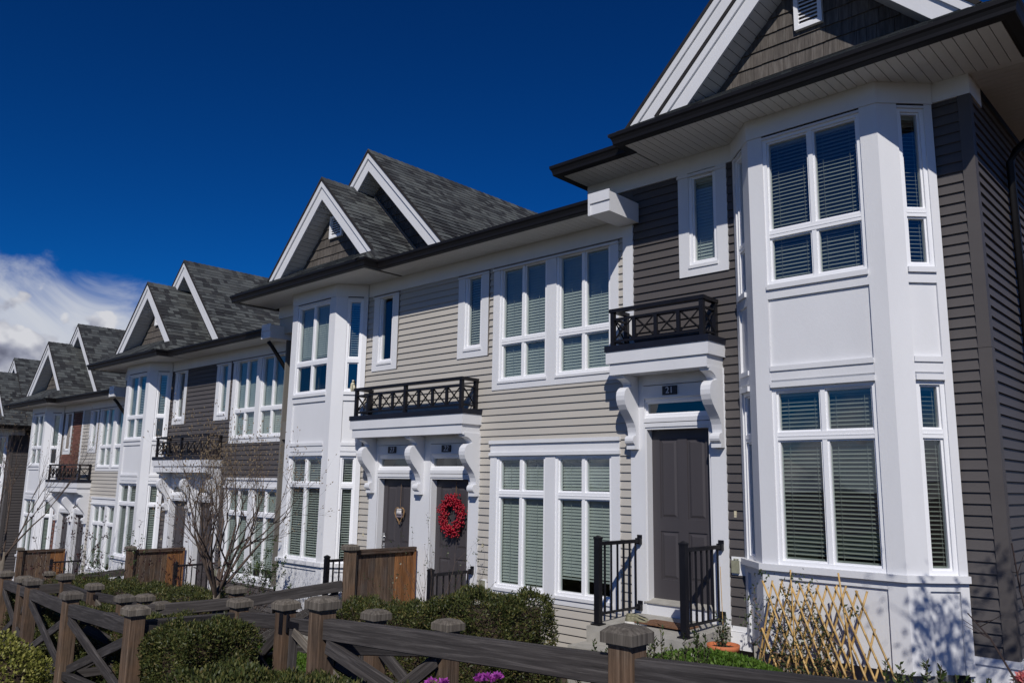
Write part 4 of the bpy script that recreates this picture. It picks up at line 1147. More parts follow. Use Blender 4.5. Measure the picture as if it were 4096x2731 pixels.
bay_fence(FA, pts[0][0], pts[1][0], pts[0][1], pts[1][1]); bay_fence(FA, pts[1][0], pts[2][0], pts[1][1], pts[2][1])
bay_fence(FA, pts[2][0], pts[3][0], 1.62, 1.44); bay_fence(FA, pts[3][0], pts[4][0], pts[3][1], pts[4][1])
FB = thing('fence', 'weathered timber fence with X braces curving away at the lower left', 'fence', (0, 0, 0), GF)
ptsB = [((.67, -3.80), 1.32), ((-.33, -3.80), 1.235), ((-.20, -5.05), 1.285), ((-2.80, -4.80), 1.15), ((-5.50, -4.45), 1.045), ((-8.3, -4.05), .90), ((-11.2, -3.6), .68)]
for p, z in ptsB: fpost(FB, p[0], p[1], z, .16)
for (a, za), (b, zb) in zip(ptsB[:-1], ptsB[1:]): bay_fence(FB, a, b, za, zb)
# gate on black strap hinges
G = thing('gate', 'low weathered timber gate on a black hinge between two capped posts', 'gate')
ga, gb = Vector((.80, -3.80, 1.09)), Vector((2.15, -3.80, 1.17))
board('rail', ga, gb, .05, .125, 'rail_wood', G); board('rail', ga-Vector((0, 0, .72)), gb-Vector((0, 0, .72)), .05, .11, 'rail_wood', G)
board('stile', ga+Vector((.05, .0, -.06)), ga+Vector((.05, 0, -.66)), .048, .09, 'rail_wood', G); board('stile', gb+Vector((-.05, 0, -.06)), gb+Vector((-.05, 0, -.66)), .048, .09, 'rail_wood', G)
board('brace', ga+Vector((.10, -.03, -.07)), gb+Vector((-.12, -.03, -.62)), .036, .09, 'cap_wood', G); board('brace', gb+Vector((-.12, .01, -.07)), ga+Vector((.10, .01, -.62)), .036, .09, 'cap_wood', G)
mb = MB(); mb.box(.70, .98, -3.832, -3.826, 1.05, 1.12); mb.tube([(.765, -3.832, 1.0), (.765, -3.832, 1.19)], .014, 6); mb.box(.68, .75, -3.884, -3.876, .98, 1.21); mb.obj('hinge', 'black_rail', G)
# second front garden: recessed run with its own gate
FC = thing('fence', 'recessed timber fence with lichen on one cap, left of the garden divider', 'fence', (0, 0, 0), GF)
ptsC = [((-2.51, -3.75), .958), ((-3.05, -3.75), 1.0)]
for p, z in ptsC: fpost(FC, p[0], p[1], z)
bay_fence(FC, ptsC[0][0], ptsC[1][0], ptsC[0][1], ptsC[1][1], False)
bay_fence(FC, ptsC[0][0], (-2.75, -4.75), .958, 1.05, True)
FD = thing('fence', 'timber fence corner with a tall pale-brown post behind the left fence', 'fence', (0, 0, 0), GF)
ptsD = [((-4.91, -3.75), .975), ((-6.3, -3.72), 1.0), ((-6.4, -4.30), .99)]
for p, z in ptsD: fpost(FD, p[0], p[1], z, .16)
for (a, za), (b, zb) in zip(ptsD[:-1], ptsD[1:]): bay_fence(FD, a, b, za, zb)
G2 = thing('gate', 'timber gate with a dark hinge in the second garden, mostly behind the fence', 'gate')
ga, gb = Vector((-4.80, -3.75, .79)), Vector((-3.16, -3.75, .83))
board('rail', ga, gb, .05, .12, 'rail_wood', G2); board('rail', ga-Vector((0, 0, .68)), gb-Vector((0, 0, .68)), .05, .10, 'rail_wood', G2)
board('brace', ga+Vector((.10, -.03, -.07)), gb+Vector((-.12, -.03, -.58)), .036, .09, 'cap_wood', G2); board('brace', gb+Vector((-.12, .01, -.07)), ga+Vector((.10, .01, -.58)), .036, .09, 'cap_wood', G2)
mb = MB(); mb.box(-4.88, -4.66, -3.79, -3.782, .75, .82); mb.tube([(-4.845, -3.79, .70), (-4.845, -3.79, .89)], .014, 6); mb.obj('hinge', 'black_rail', G2)
# garden dividers running from the privacy screens towards the street, wire netting hung on the first
def netting(parent, a, b, za, zb, zlow):
    mb = MB(); a = Vector((a[0], a[1], 0)); b = Vector((b[0], b[1], 0)); L = (b-a).length; s = .075
    n = int(L/s)
    for i in range(n):
        u0, u1 = i*s/L, (i+1)*s/L; um = (u0+u1)/2
        base = a.lerp(b, u0); zt = za+(zb-za)*u0; z = zt; k = 0
        while z > zlow+gz(base.x, base.y):
            p = a.lerp(b, u0); q = a.lerp(b, um); r = a.lerp(b, u1); h = .0016
            for e, f in (((p.x, p.y, z), (q.x, q.y, z-.035)), ((q.x, q.y, z-.035), (r.x, r.y, z)), ((q.x, q.y, z-.035), (q.x, q.y, z-.075)), ((q.x, q.y, z-.075), (p.x, p.y, z-.11)), ((q.x, q.y, z-.075), (r.x, r.y, z-.11)), ((p.x, p.y, z-.11), (p.x, p.y, z-.15))):
                mb.tube([e, f], h, 3, False)
            z -= .15
    o = mb.obj('wire_netting', 'wire', parent); o['kind'] = 'stuff'
FE = thing('fence', 'timber divider rail hung with wire netting, left of the cedar screen', 'fence', (0, 0, 0), GF)
dv = [((-1.66, -1.36), 1.30), ((-2.12, -2.88), 1.13), ((-2.62, -4.20), 1.075)]
for p, z in dv[1:]: fpost(FE, p[0], p[1], z)
for (a, za), (b, zb) in zip(dv[:-1], dv[1:]):
    bay_fence(FE, a, b, za, zb, True); netting(FE, a, b, za-.22, zb-.22, .15)

def screen(off, label, full=True):
    S = thing('privacy_screen', label, 'screen', off, 'cedar privacy screens beside the front doors')
    x = -1.60; y0, y1 = -1.36, -.10; zt = 1.56; zb = -.35
    p = board('post', (x, y0, zb), (x, y0, 1.575), .14, .14, 'post_wood', S)
    c = link('post_cap', cap_mesh(), p); c.matrix_basis = p.matrix_basis.inverted() @ (Matrix.Translation((x, y0, 1.665)) @ Matrix.Scale(.95, 4))
    board('rail', (x, y0+.07, zt), (x, y1, zt), .09, .04, 'screen_wood', S)
    board('frame', (x+.02, y1-.02, zb), (x+.02, y1-.02, zt-.02), .05, .04, 'screen_orange', S); board('frame', (x+.02, y0+.09, zb), (x+.02, y0+.09, zt-.02), .05, .04, 'rail_wood', S)
    board('rail', (x+.02, y0+.07, zt-.04), (x+.02, y1, zt-.04), .05, .035, 'screen_wood', S)
    n = 9; w = (y1-y0-.12)/n
    for i in range(n):
        y = y0+.10+w*(i+.5)
        o = board('board', (x-.012+random.uniform(-.003, .003), y, zb), (x-.012, y, zt-.02), .02, w-.004, 'screen_orange' if i >= 6 else 'post_wood' if i in (3, 5) else 'screen_wood', S)
    return S
screen(OFF[0], 'cedar privacy screen between doors 22 and 23, grey boards turning orange by the wall')
screen(OFF[1], 'cedar privacy screen seen behind the bare tree, before the dark grey pair')
screen(OFF[2], 'small distant cedar privacy screen at the far left behind the fence')
FF = thing('fence', 'timber divider rail running from the screen behind the bare tree', 'fence', (0, 0, 0), GF)
o1 = OFF[1]
dv = [((-1.66+o1[0], -1.36+o1[1]), .72), ((-2.1+o1[0], -2.85+o1[1]), .56), ((-2.5+o1[0], -4.1+o1[1]), .5)]
for p, z in dv[1:]: fpost(FF, p[0], p[1], z)
for (a, za), (b, zb) in zip(dv[:-1], dv[1:]): bay_fence(FF, a, b, za, zb)

# ------------------------------------------------------------------ foliage
def leaf_mesh(name, P, D, Ls, Ws, mat, fold=.0):
    """one quad per leaf: P base points, D directions, lengths, widths"""
    n = len(P)
    D = D/np.linalg.norm(D, axis=1, keepdims=True)
    R = rng.normal(size=(n, 3)); S = np.cross(D, R); S /= np.linalg.norm(S, axis=1, keepdims=True)
    Nn = np.cross(S, D)
    L = Ls[:, None]; W = Ws[:, None]
    v = np.stack([P, P+D*L*.45+S*W+Nn*L*fold, P+D*L, P+D*L*.45-S*W+Nn*L*fold], 1).reshape(-1, 3)
    me = bpy.data.meshes.new(name)
    me.vertices.add(4*n); me.vertices.foreach_set('co', v.astype(np.float32).ravel())
    me.loops.add(4*n); me.loops.foreach_set('vertex_index', np.arange(4*n, dtype=np.int32))
    me.polygons.add(n); me.polygons.foreach_set('loop_start', np.arange(0, 4*n, 4, dtype=np.int32)); me.polygons.foreach_set('loop_total', np.full(n, 4, dtype=np.int32))
    me.materials.append(M[mat]); me.update(calc_edges=True); me.validate()
    return me
def hedge(name, label, cat, x0, x1, y0, y1, z0, ztop, mat='yew_leaf', n=14000, size=(.026, .05), width=.0068, lump=.07, group=None, slope=0.07, rot=0.0, up=.5):
    n = int(n*1.9)
    cx, cy = (x0+x1)/2, (y0+y1)/2
    h = thing(name, label, cat, (cx, cy, 0), group)
    h.rotation_euler = (0, 0, rot)
    a, b = (x1-x0)/2, (y1-y0)/2; H = ztop-z0
    fa, fb, ft = 2*a*H, 2*b*H, 4*a*b
    tot = 2*fa+2*fb+ft
    k = rng.random(n)*tot
    U = rng.uniform(-1, 1, n); Vv = rng.uniform(-1, 1, n); Wz = rng.random(n)
    P = np.zeros((n, 3)); D = np.zeros((n, 3))
    m = k < fa; P[m] = np.stack([U[m]*a, np.full(m.sum(), -b), Wz[m]*H], 1); D[m] = (0, -1, 0)
    m2 = (k >= fa) & (k < 2*fa); P[m2] = np.stack([U[m2]*a, np.full(m2.sum(), b), Wz[m2]*H], 1); D[m2] = (0, 1, 0)
    m3 = (k >= 2*fa) & (k < 2*fa+fb); P[m3] = np.stack([np.full(m3.sum(), -a), U[m3]*b, Wz[m3]*H], 1); D[m3] = (-1, 0, 0)
    m4 = (k >= 2*fa+fb) & (k < 2*fa+2*fb); P[m4] = np.stack([np.full(m4.sum(), a), U[m4]*b, Wz[m4]*H], 1); D[m4] = (1, 0, 0)
    m5 = k >= 2*fa+2*fb; P[m5] = np.stack([U[m5]*a, Vv[m5]*b, np.full(m5.sum(), H)], 1); D[m5] = (0, 0, 1)
    # lumpy surface: sum of sines, plus depth scatter
    ph = rng.uniform(0, 6, 8)
    lum = np.sin(P[:, 0]*5.3+ph[0]+P[:, 2]*3)*np.sin(P[:, 1]*5.9+ph[1]-P[:, 2]*4)+.6*np.sin(P[:, 0]*12+ph[2]+P[:, 2]*9)*np.sin(P[:, 1]*11+ph[3]+P[:, 0]*3)
    P += D*(lum*lump)[:, None] - D*(np.abs(rng.normal(0, .045, n)))[:, None]+rng.normal(0, .012, (n, 3))
    # round the top edges
    rr = np.clip((P[:, 2]-(H-.18))/.18, 0, 1.3)**2*.07
    P[:, 0] -= np.sign(P[:, 0])*rr*(np.abs(P[:, 0]) > a-.2); P[:, 1] -= np.sign(P[:, 1])*rr*(np.abs(P[:, 1]) > b-.2)
    P[:, 2] += z0+slope*(P[:, 0])
    Dd = D*.8+rng.normal(0, .55, (n, 3))+np.array([0, 0, up])
    L = rng.uniform(*size, n); W = np.full(n, width)*rng.uniform(.7, 1.3, n)
    link('foliage', leaf_mesh('foliage', P, Dd, L, W, mat, .1), h)
    mb = MB(); c = .13
    A, Bq = max(.03, a-c), max(.03, b-c)
    mb.hexa([(-A, -Bq, z0-slope*A-.2), (A, -Bq, z0+slope*A-.2), (A, Bq, z0+slope*A-.2), (-A, Bq, z0-slope*A-.2), (-A, -Bq, ztop-c-slope*A), (A, -Bq, ztop-c+slope*A), (A, Bq, ztop-c+slope*A), (-A, Bq, ztop-c-slope*A)])
    mb.obj('branches', 'soil', h)
    # a few bare stems poking out
    mb = MB()
    for i in range(int(14+a*10)):
        x = rng.uniform(-a, a); y = rng.choice([-b, b*.2, b])*.85; z = z0+rng.uniform(.3, .9)*H
        p = Vector((x, y, z)); d = Vector((rng.normal(0, .3), -.4*rng.random(), .9)).normalized()
        mb.tube([p-d*.15, p+d*rng.uniform(.08, .2)], [.005, .002], 3)
    mb.obj('stems', 'twig', h)['kind'] = 'stuff'
    return h
def ball_shrub(name, label, cat, c, r, mat, n, size, width, group=None, twigs=0):
    h = thing(name, label, cat, c, group)
    d = rng.normal(size=(n, 3)); d /= np.linalg.norm(d, axis=1, keepdims=True)
    rad = 1-np.abs(rng.normal(0, .10, n))
    ph = rng.uniform(0, 6, 3)
    rad += .10*np.sin(d[:, 0]*6+ph[0])*np.sin(d[:, 1]*7+ph[1])+.05*np.sin(d[:, 2]*11+ph[2])
    P = d*rad[:, None]*np.array(r)
    D = d+rng.normal(0, .6, (n, 3))+np.array([0, 0, .3])
    link('foliage', leaf_mesh('foliage', P, D, rng.uniform(*size, n), width*rng.uniform(.7, 1.3, n), mat, .12), h)
    mb = MB(); mb.ball((0, 0, 0), 1, 10, 6); mb.v = [(x*r[0]*.80, y*r[1]*.80, z*r[2]*.80) for x, y, z in mb.v]; mb.obj('branches', 'soil', h)
    return h
HG = 'clipped yew hedges in the front gardens'
hedge('yew_hedge', 'tall clipped yew hedge block ending before the beige wall by porch 21', 'hedge', 1.25, 2.62, -2.35, -1.55, .25, 1.33, n=17000, group=HG)
hedge('yew_hedge', 'lower clipped yew hedge in front of the cedar screen and door 22', 'hedge', -.75, 1.25, -2.4, -1.65, .2, 1.05, n=15000, group=HG)
hedge('yew_hedge', 'boxy yew hedge under the short rail, left of the gate', 'hedge', -.10, .78, -4.95, -4.15, .1, 1.08, n=17000, group=HG)
hedge('yew_hedge', 'street-side yew hedge at the bottom centre hiding the foot of a post', 'hedge', 2.45, 4.9, -5.95, -5.28, .35, 1.25, n=34000, group=HG, lump=.06)
hedge('yew_hedge', 'dark yew hedge in shade behind the curving left fence', 'hedge', -5.2, -.6, -4.35, -3.9, -.1, .80, n=24000, group=HG)
hedge('yew_hedge', 'far yew hedge running in front of the second cedar screen', 'hedge', -9.6, -3.2, -3.0, -2.3, -.2, .73, n=26000, group=HG, slope=.055)
hedge('yew_hedge', 'dark yew hedge at the far left behind the fence', 'hedge', -10.5, -5.4, -4.05, -3.5, -.5, .45, n=16000, group=HG)
ball_shrub('golden_shrub', 'rounded golden-green shrub at the bottom left corner outside the fence', 'shrub', (-1.75, -5.95, .33), (.78, .6, .52), 'golden_leaf', 11000, (.03, .05), .013)

# ------------------------------------------------------------------ bare trees
def grow(mb, buds, p, d, L, r, depth, spread, up=.18, n=5):
    pts = [p]; rs = [r]
    steps = 4
    q = p.copy(); dd = d.copy()
    for i in range(steps):
        dd = (dd+Vector((random.gauss(0, .09), random.gauss(0, .09), random.gauss(0, .05)+up*.18))).normalized()
        q = q+dd*(L/steps); pts.append(q.copy()); rs.append(r*(1-.42*(i+1)/steps))
    mb.tube(pts, rs, n if depth > 1 else 3 if depth == 0 else 4, depth == 0)
    if depth == 0:
        buds.append((q.copy(), dd.copy())); return
    k = random.choice((2, 3, 3)) if depth > 1 else random.choice((2, 3, 4))
    for j in range(k):
        t = 1.0 if j == 0 else random.uniform(.35, .95)
        i = min(steps, max(1, int(round(t*steps)))); b = pts[i]
        base = (pts[i]-pts[i-1]).normalized()
        ax = base.cross(Vector((random.gauss(0, 1), random.gauss(0, 1), random.gauss(0, 1)))).normalized()
        nd = (Matrix.Rotation(random.uniform(.35, 1.0)*spread*(0.45 if j == 0 else 1), 3, ax) @ base)
        nd = (nd+Vector((0, 0, up))).normalized()
        grow(mb, buds, b, nd, L*random.uniform(.58, .82), rs[i]*.74, depth-1, spread, up, n)
def bare_tree(label, base, trunk_h, limbs, L, r, depth, budmat='bud', mat='bark', lean=(0, 0), seed=1, spread=.8, budsize=.013):
    random.seed(seed)
    t = thing('bare_tree', label, 'tree', base)
    mb = MB(); f = Vector((lean[0], lean[1], trunk_h))
    mb.tube([(0, 0, -.3), (0, 0, .1), tuple(f*.5+Vector((.02, .01, 0))), tuple(f)], [r*1.35, r*1.1, r, r*.95], 9); mb.obj('trunk', mat, t, True)
    mb = MB(); buds = []
    for i, (az, el, s) in enumerate(limbs):
        d = Vector((math.cos(az)*math.cos(el), math.sin(az)*math.cos(el), math.sin(el)))
        mb2 = MB(); start = f*random.uniform(.80, .98) if i else f*.98
        grow(mb2, buds, start, d, L*s, r*.50*min(1, s+.1), depth, spread)
        mb2.obj('branch', 'twig', t, True)
    bm = MB()
    for p, d in buds: 
        bm.tube([p-d*.004, p+d*budsize*.6, p+d*budsize*2.0], [budsize*.35, budsize*.55, .0008], 4, False)
    bm.obj('buds', budmat, t)['kind'] = 'stuff'
    return t
bare_tree('bare budding tree standing before the dark grey pair, low limb to the left', (-2.42, -3.02, gz(-2.4, -3)), 1.12,
          [(2.4, 1.25, 1.1), (.2, 1.15, 1.0), (1.2, 1.0, 1.0), (3.3, .78, 1.15), (5.6, .95, 1.0), (4.4, 1.0, 1.0), (2.9, .42, 1.0), (.75, .75, .95), (1.8, 1.1, 1.0), (5.0, 1.2, 1.0)], .92, .050, 5, seed=11, spread=.85)
bare_tree('slim bare tree with pale trunk at the far left edge', (-12.5, -3.0, gz(-12.5, -3)), 1.6,
          [(.3, 1.25, 1.0), (2.0, 1.2, 1.0), (1.0, .9, 1.0), (5.2, 1.0, 1.0), (3.8, 1.1, .9)], 1.25, .05, 4, seed=5, spread=.7)
# slender tree just outside the right edge whose crown shades the foot of the bay
def shade_tree():
    random.seed(21)
    b0 = Vector((8.73, -3.45, gz(8.7, -3.4)))
    t = thing('young_tree', 'slender young tree standing right of the view, its crown shading the foot of the bay', 'tree', b0)
    mb = MB(); mb.tube([(0, 0, -.3), (.02, 0, 1.2), (-.03, .03, 2.7), (0, 0, 4.0)], [.05, .042, .034, .02], 8); mb.obj('trunk', 'bark', t, True)
    bs = []
    for i in range(13):
        az = random.uniform(0, 6.28); el = random.uniform(.2, 1.2)
        m2 = MB(); d = Vector((math.cos(az)*math.cos(el), math.sin(az)*math.cos(el), math.sin(el)))
        grow(m2, bs, Vector((0, 0, random.uniform(2.85, 3.75))), d, .46, .012, 2, .75); m2.obj('branch', 'dark_twig', t)
    n = len(bs)*11
    P = np.repeat(np.array([tuple(p) for p, d in bs]), 11, 0)+rng.normal(0, .07, (n, 3)); D = rng.normal(size=(n, 3))+np.array([0, 0, .3])
    link('leaves', leaf_mesh('leaves', P, D, rng.uniform(.05, .10, n), rng.uniform(.012, .024, n), 'vine_leaf', .1), t)
shade_tree()
def rose_bush():
    random.seed(5)
    b0 = Vector((7.78, -3.62, gz(7.7, -3.6)))
    t = thing('rose_bush', 'dark bare thorny twigs reaching in from the lower right edge', 'shrub', b0)
    for pts in ([(0, 0, 0), (-.06, .03, .6), (-.14, .06, 1.05), (-.20, .1, 1.38), (-.22, .1, 1.62)], [(0, 0, 0), (-.10, .0, .45), (-.22, .05, .85), (-.36, .08, 1.10), (-.47, .1, 1.22)], [(0, 0, .1), (-.12, .05, .5), (-.30, .12, .72), (-.45, .2, .80)], [(.02, 0, 0), (.0, .05, .8), (-.05, .1, 1.4), (-.12, .12, 1.75)], [(0, .02, 0), (-.2, .12, .35), (-.42, .2, .52), (-.62, .3, .60)]):
        m2 = MB(); m2.tube(pts, [.010-.0016*i for i in range(len(pts))], 5)
        for i in range(1, len(pts)):
            a, b = Vector(pts[i-1]), Vector(pts[i])
            for k in range(3):
                p = a.lerp(b, random.random()); d = Vector((random.gauss(-.2, .7), random.gauss(0, .7), random.gauss(.4, .5))).normalized()
                m2.tube([p, p+d*random.uniform(.03, .16)], [.0035, .0012], 3)
        m2.obj('branch', 'dark_twig', t)
rose_bush()
def twig_shrub(name, label, base, h, spread, n, leafm, nleaf, lsize, lwid, mat='twig', seed=3, depth=2, rad=.008, per=6):
    random.seed(seed)
    t = thing(name, label, 'shrub', base)
    buds = []
    for i in range(n):
        m2 = MB(); az = random.uniform(0, 6.28); el = random.uniform(.75, 1.45)
        grow(m2, buds, Vector((random.gauss(0, .06), random.gauss(0, .06), 0)), Vector((math.cos(az)*math.cos(el)*spread, math.sin(az)*math.cos(el)*spread, math.sin(el))).normalized(), h*random.uniform(.55, .8), rad, depth, .7)
        m2.obj('branch', mat, t)
    if nleaf:
        P = np.array([tuple(p) for p, d in buds]); D0 = np.array([tuple(d) for p, d in buds])
        idx = rng.integers(0, len(P), nleaf)
        Pp = P[idx]-D0[idx]*rng.uniform(0, .16, (nleaf, 1))+rng.normal(0, .012, (nleaf, 3)); D = D0[idx]*.5+rng.normal(0, .7, (nleaf, 3))
        link('leaves', leaf_mesh('leaves', Pp, D, rng.uniform(*lsize, nleaf), np.full(nleaf, lwid), leafm, .1), t)
    return t
twig_shrub('twiggy_shrub', 'thin twiggy shrub just leafing out in front of door 22', (.45, -1.45, .25), 1.15, 1.1, 11, 'vine_leaf', 420, (.018, .032), .007, seed=4)
twig_shrub('leafy_shrub', 'loose green shrub under the dark pair\'s ground-floor window', (-5.25, -.95, -.1), 1.05, 1.2, 14, 'green_leaf', 1700, (.03, .05), .012, seed=6)
twig_shrub('red_leaf_shrub', 'sparse dark-red-leaved shrub beside the second cedar screen', (-4.9, -2.2, 0), 1.25, 1.2, 9, 'red_leaf', 260, (.05, .08), .012, 'dark_twig', seed=8)
twig_shrub('red_leaf_shrub', 'sparse dark-red-leaved shrub before the brick-striped pair', (-8.9, -2.55, -.35), 1.55, 1.6, 11, 'red_leaf', 380, (.05, .08), .013, 'dark_twig', seed=9)
twig_shrub('green_shrub', 'small fresh green shrub behind the dark-red-leaved twigs', (-8.0, -2.2, -.35), 1.1, 1.0, 10, 'green_leaf', 900, (.03, .045), .011, seed=10)

# upright boxwood sprigs
def sprig_plant(label, stems, seed, group='leafy sprigs along the fence'):
    random.seed(seed)
    x0 = sum(s[0] for s in stems)/len(stems); y0 = sum(s[1] for s in stems)/len(stems); z0 = gz(x0, y0)
    t = thing('boxwood_sprig', label, 'plant', (x0, y0, z0), group)
    Pl = []; Dl = []
    m2 = MB()
    for (x, y, z) in stems:
        b = Vector((x-x0+random.gauss(0, .05), y-y0+random.gauss(0, .05), 0)); e = Vector((x-x0, y-y0, z-z0))
        pts = [b.lerp(e, i/6)+Vector((random.gauss(0, .008), random.gauss(0, .008), 0)) for i in range(7)]
        m2.tube(pts, [.006-.0007*i for i in range(7)], 4)
        Lh = (e-b).length
        nl = int(Lh/.011)
        for i in range(nl):
            f = .25+.75*i/nl
            p = b.lerp(e, f); a = random.uniform(0, 6.28)
            Pl.append(tuple(p)); Dl.append((math.cos(a), math.sin(a), random.uniform(.4, 1.6)))
            if random.random() < .12 and f < .9:
                d = Vector((math.cos(a), math.sin(a), 1.1)).normalized(); q = p+d*random.uniform(.06, .14)
                m2.tube([p, q], [.003, .0015], 3)
                for j in range(9): Pl.append(tuple(p.lerp(q, (j+1)/9))); a2 = random.uniform(0, 6.28); Dl.append((math.cos(a2), math.sin(a2), random.uniform(.4, 1.4)))
    m2.obj('stem', 'twig', t)
    n = len(Pl); link('leaves', leaf_mesh('leaves', np.array(Pl), np.array(Dl), rng.uniform(.026, .046, n), rng.uniform(.007, .011, n), 'box_leaf', .12), t)
sprig_plant('clump of leafy sprigs against the porch steps of number 21', [(4.05, -3.0, 1.174), (4.114, -3, 1.188), (4.26, -3, 1.306), (4.33, -2.98, 1.22), (4.2, -2.95, 1.2), (4.40, -3.0, 1.25), (4.48, -3.02, 1.15)], 2)
sprig_plant('leafy sprigs rising beside the nearest post cap, before the porch', [(4.705, -3, 1.496), (4.935, -3, 1.51), (4.86, -3.0, 1.40), (5.0, -2.96, 1.36), (5.06, -3.0, 1.30), (4.80, -2.97, 1.36)], 3)
sprig_plant('leafy sprigs in front of the right-hand porch rail and flower pot', [(5.253, -3, 1.507), (5.328, -3, 1.489), (5.142, -3, 1.471), (5.20, -2.97, 1.36), (5.10, -3.02, 1.34)], 4)
sprig_plant('row of leafy sprigs below the shaded right side of the bay', [(6.847, -3.5, 1.606), (6.915, -3.5, 1.595), (7.073, -3.5, 1.635), (7.143, -3.5, 1.62), (6.98, -3.52, 1.55), (7.22, -3.5, 1.57), (7.30, -3.5, 1.56), (7.03, -3.46, 1.54), (7.38, -3.48, 1.58), (7.18, -3.55, 1.54), (6.88, -3.47, 1.53), (7.46, -3.5, 1.56)], 5)
# bright ground cover behind the nearest rail
def cover(name, label, cx, cy, rx, ry, z, mat, n, size, w):
    t = thing(name, label, 'plant', (cx, cy, z))
    a = rng.uniform(0, 6.28, n); r = np.sqrt(rng.random(n)); P = np.stack([np.cos(a)*r*rx, np.sin(a)*r*ry, (1-r**2)*.12*rng.uniform(.4, 1.1, n)], 1)
    D = rng.normal(0, .6, (n, 3))+np.array([0, 0, .9])
    link('foliage', leaf_mesh('foliage', P, D, rng.uniform(*size, n), np.full(n, w), mat, .1), t)
    mb = MB(); mb.lathe([(0, .07), (.5, .05), (.9, .0), (1.0, -.2)], 16); mb.v = [(x*rx*.95, y*ry*.95, zz) for x, y, zz in mb.v]; mb.obj('mound', 'soil', t)
cover('ground_cover', 'bright green mound of ground cover in front of the terracotta pot', 4.95, -2.15, .62, .35, 1.06, 'bright_leaf', 5200, (.025, .045), .009)
cover('ground_cover', 'bright green ground cover behind the gate posts', -.9, -2.95, .75, .5, .30, 'bright_leaf', 5200, (.03, .06), .011)
# grass in the gardens
n = 60000
gx = rng.uniform(-14, 7.2, n); gy = rng.uniform(-4.9, -1.2, n)
P = np.stack([gx, gy, .17+.07*gx], 1)
go = link('grass', leaf_mesh('grass', P, rng.normal(0, .4, (n, 3))+np.array([0, 0, 1]), rng.uniform(.05, .11, n), np.full(n, .005), 'grass_blade', 0)); go['kind'] = 'stuff'
# flowers
def blossoms(name, label, pts, mat, r, leafm='green_leaf'):
    c = Vector(pts[0]); t = thing(name, label, 'flowers', (c.x, c.y, gz(c.x, c.y)))
    for p in pts:
        b = Vector(p)-Vector(t.location); n = 46
        d = rng.normal(size=(n, 3)); d /= np.linalg.norm(d, axis=1, keepdims=True); d[:, 2] = np.abs(d[:, 2])*.8-.1
        link('flower', leaf_mesh('flower', np.array(b)+d*r*.25, d, np.full(n, r)*rng.uniform(.7, 1.1, n), np.full(n, r*.36), mat, .15), t)
        n = 14; d = rng.normal(size=(n, 3)); d[:, 2] -= 1.1
        link('leaves', leaf_mesh('leaves', np.tile(np.array(b), (n, 1))+d*.03, d, rng.uniform(.035, .06, n), np.full(n, .009), 'yew_leaf', .05), t)
        m2 = MB(); m2.tube([(b.x*.6, b.y*.6, -.05), (b.x, b.y, b.z-.02)], .006, 4); m2.obj('stem', 'twig', t)
blossoms('rhododendron_flowers', 'magenta rhododendron blossoms at the bottom edge in front of the fence', [(5.41, -5.45, 1.555), (5.46, -5.43, 1.565), (5.34, -5.44, 1.54), (4.97, -5.47, 1.462), (5.05, -5.45, 1.468)], 'magenta_petal', .036)
blossoms('camellia_flowers', 'pink camellia blossoms at the bottom right corner', [(7.56, -3.5, 1.615), (7.59, -3.47, 1.60), (7.50, -3.52, 1.545), (7.57, -3.5, 1.55)], 'pink_petal', .045)

# ------------------------------------------------------------------ bamboo trellis with a climber
T = thing('trellis', 'folding bamboo trellis leaning before the white bay of number 21', 'trellis')
yT = -.72; random.seed(3)
def cane(p, q, r=.0105):
    m2 = MB(); p = Vector(p); q = Vector(q); L = (q-p).length; k = max(3, int(L/.2)); pts = []; rs = []
    for i in range(k+1):
        c = p.lerp(q, i/k)
        if 0 < i < k:
            d = (q-p).normalized(); pts += [c-d*.007, c, c+d*.007]; rs += [r, r*1.28, r]
        else: pts.append(c); rs.append(r)
    m2.tube(pts, rs, 7); m2.obj('bamboo_cane', 'bamboo', T, True)
zb, ztp = .70, 1.665
tops = [4.69, 4.79, 4.885, 4.975, 5.07, 5.16, 5.25, 5.345, 5.435, 5.53, 5.62]
for i, x in enumerate(tops):
    j = random.uniform(-.01, .01)
    cane((x+j, yT-.010, ztp+random.uniform(-.02, .02)), (x+.40+j, yT-.010+random.uniform(-.01, .01), zb))
    cane((x+.10+j, yT+.010, ztp+random.uniform(-.02, .03)), (max(4.58, x-.22)+j, yT+.010, zb))
cane((4.66, yT-.01, 1.20), (4.86, yT-.01, zb)); cane((4.66, yT+.01, .98), (4.79, yT+.01, 1.4)); cane((5.78, yT+.01, 1.33), (5.60, yT+.01, zb)); cane((5.80, yT, 1.0), (5.70, yT, zb))
cane((5.48, yT-.03, 1.81), (5.60, yT-.03, zb), .009); cane((5.0, yT-.03, 1.80), (5.02, yT-.03, zb), .008)
CL = thing('climbing_plant', 'leafy climber twining up the bamboo trellis', 'plant', (5.1, yT, .70))
random.seed(9); Pl = []; Dl = []
for i in range(40):
    m2 = MB(); x = random.uniform(-.38, .5); p = Vector((x, random.uniform(-.03, .03), 0)); pts = [p.copy()]
    top = random.uniform(.35, 1.0) if x < .15 else random.uniform(.2, .7)
    while p.z < top:
        p = p+Vector((random.gauss(-.006, .03), random.gauss(0, .012)-p.y*.1, random.uniform(.02, .06))); pts.append(p.copy())
        for _ in range(random.choice((1, 2, 3))):
            Pl.append(tuple(p+Vector((random.gauss(0, .012), random.gauss(0, .012), 0)))); Dl.append((random.gauss(0, 1), random.gauss(-.4, .8), random.gauss(.2, .8)))
    m2.tube(pts, .003, 3); m2.obj('stem', 'vine_brown', CL)
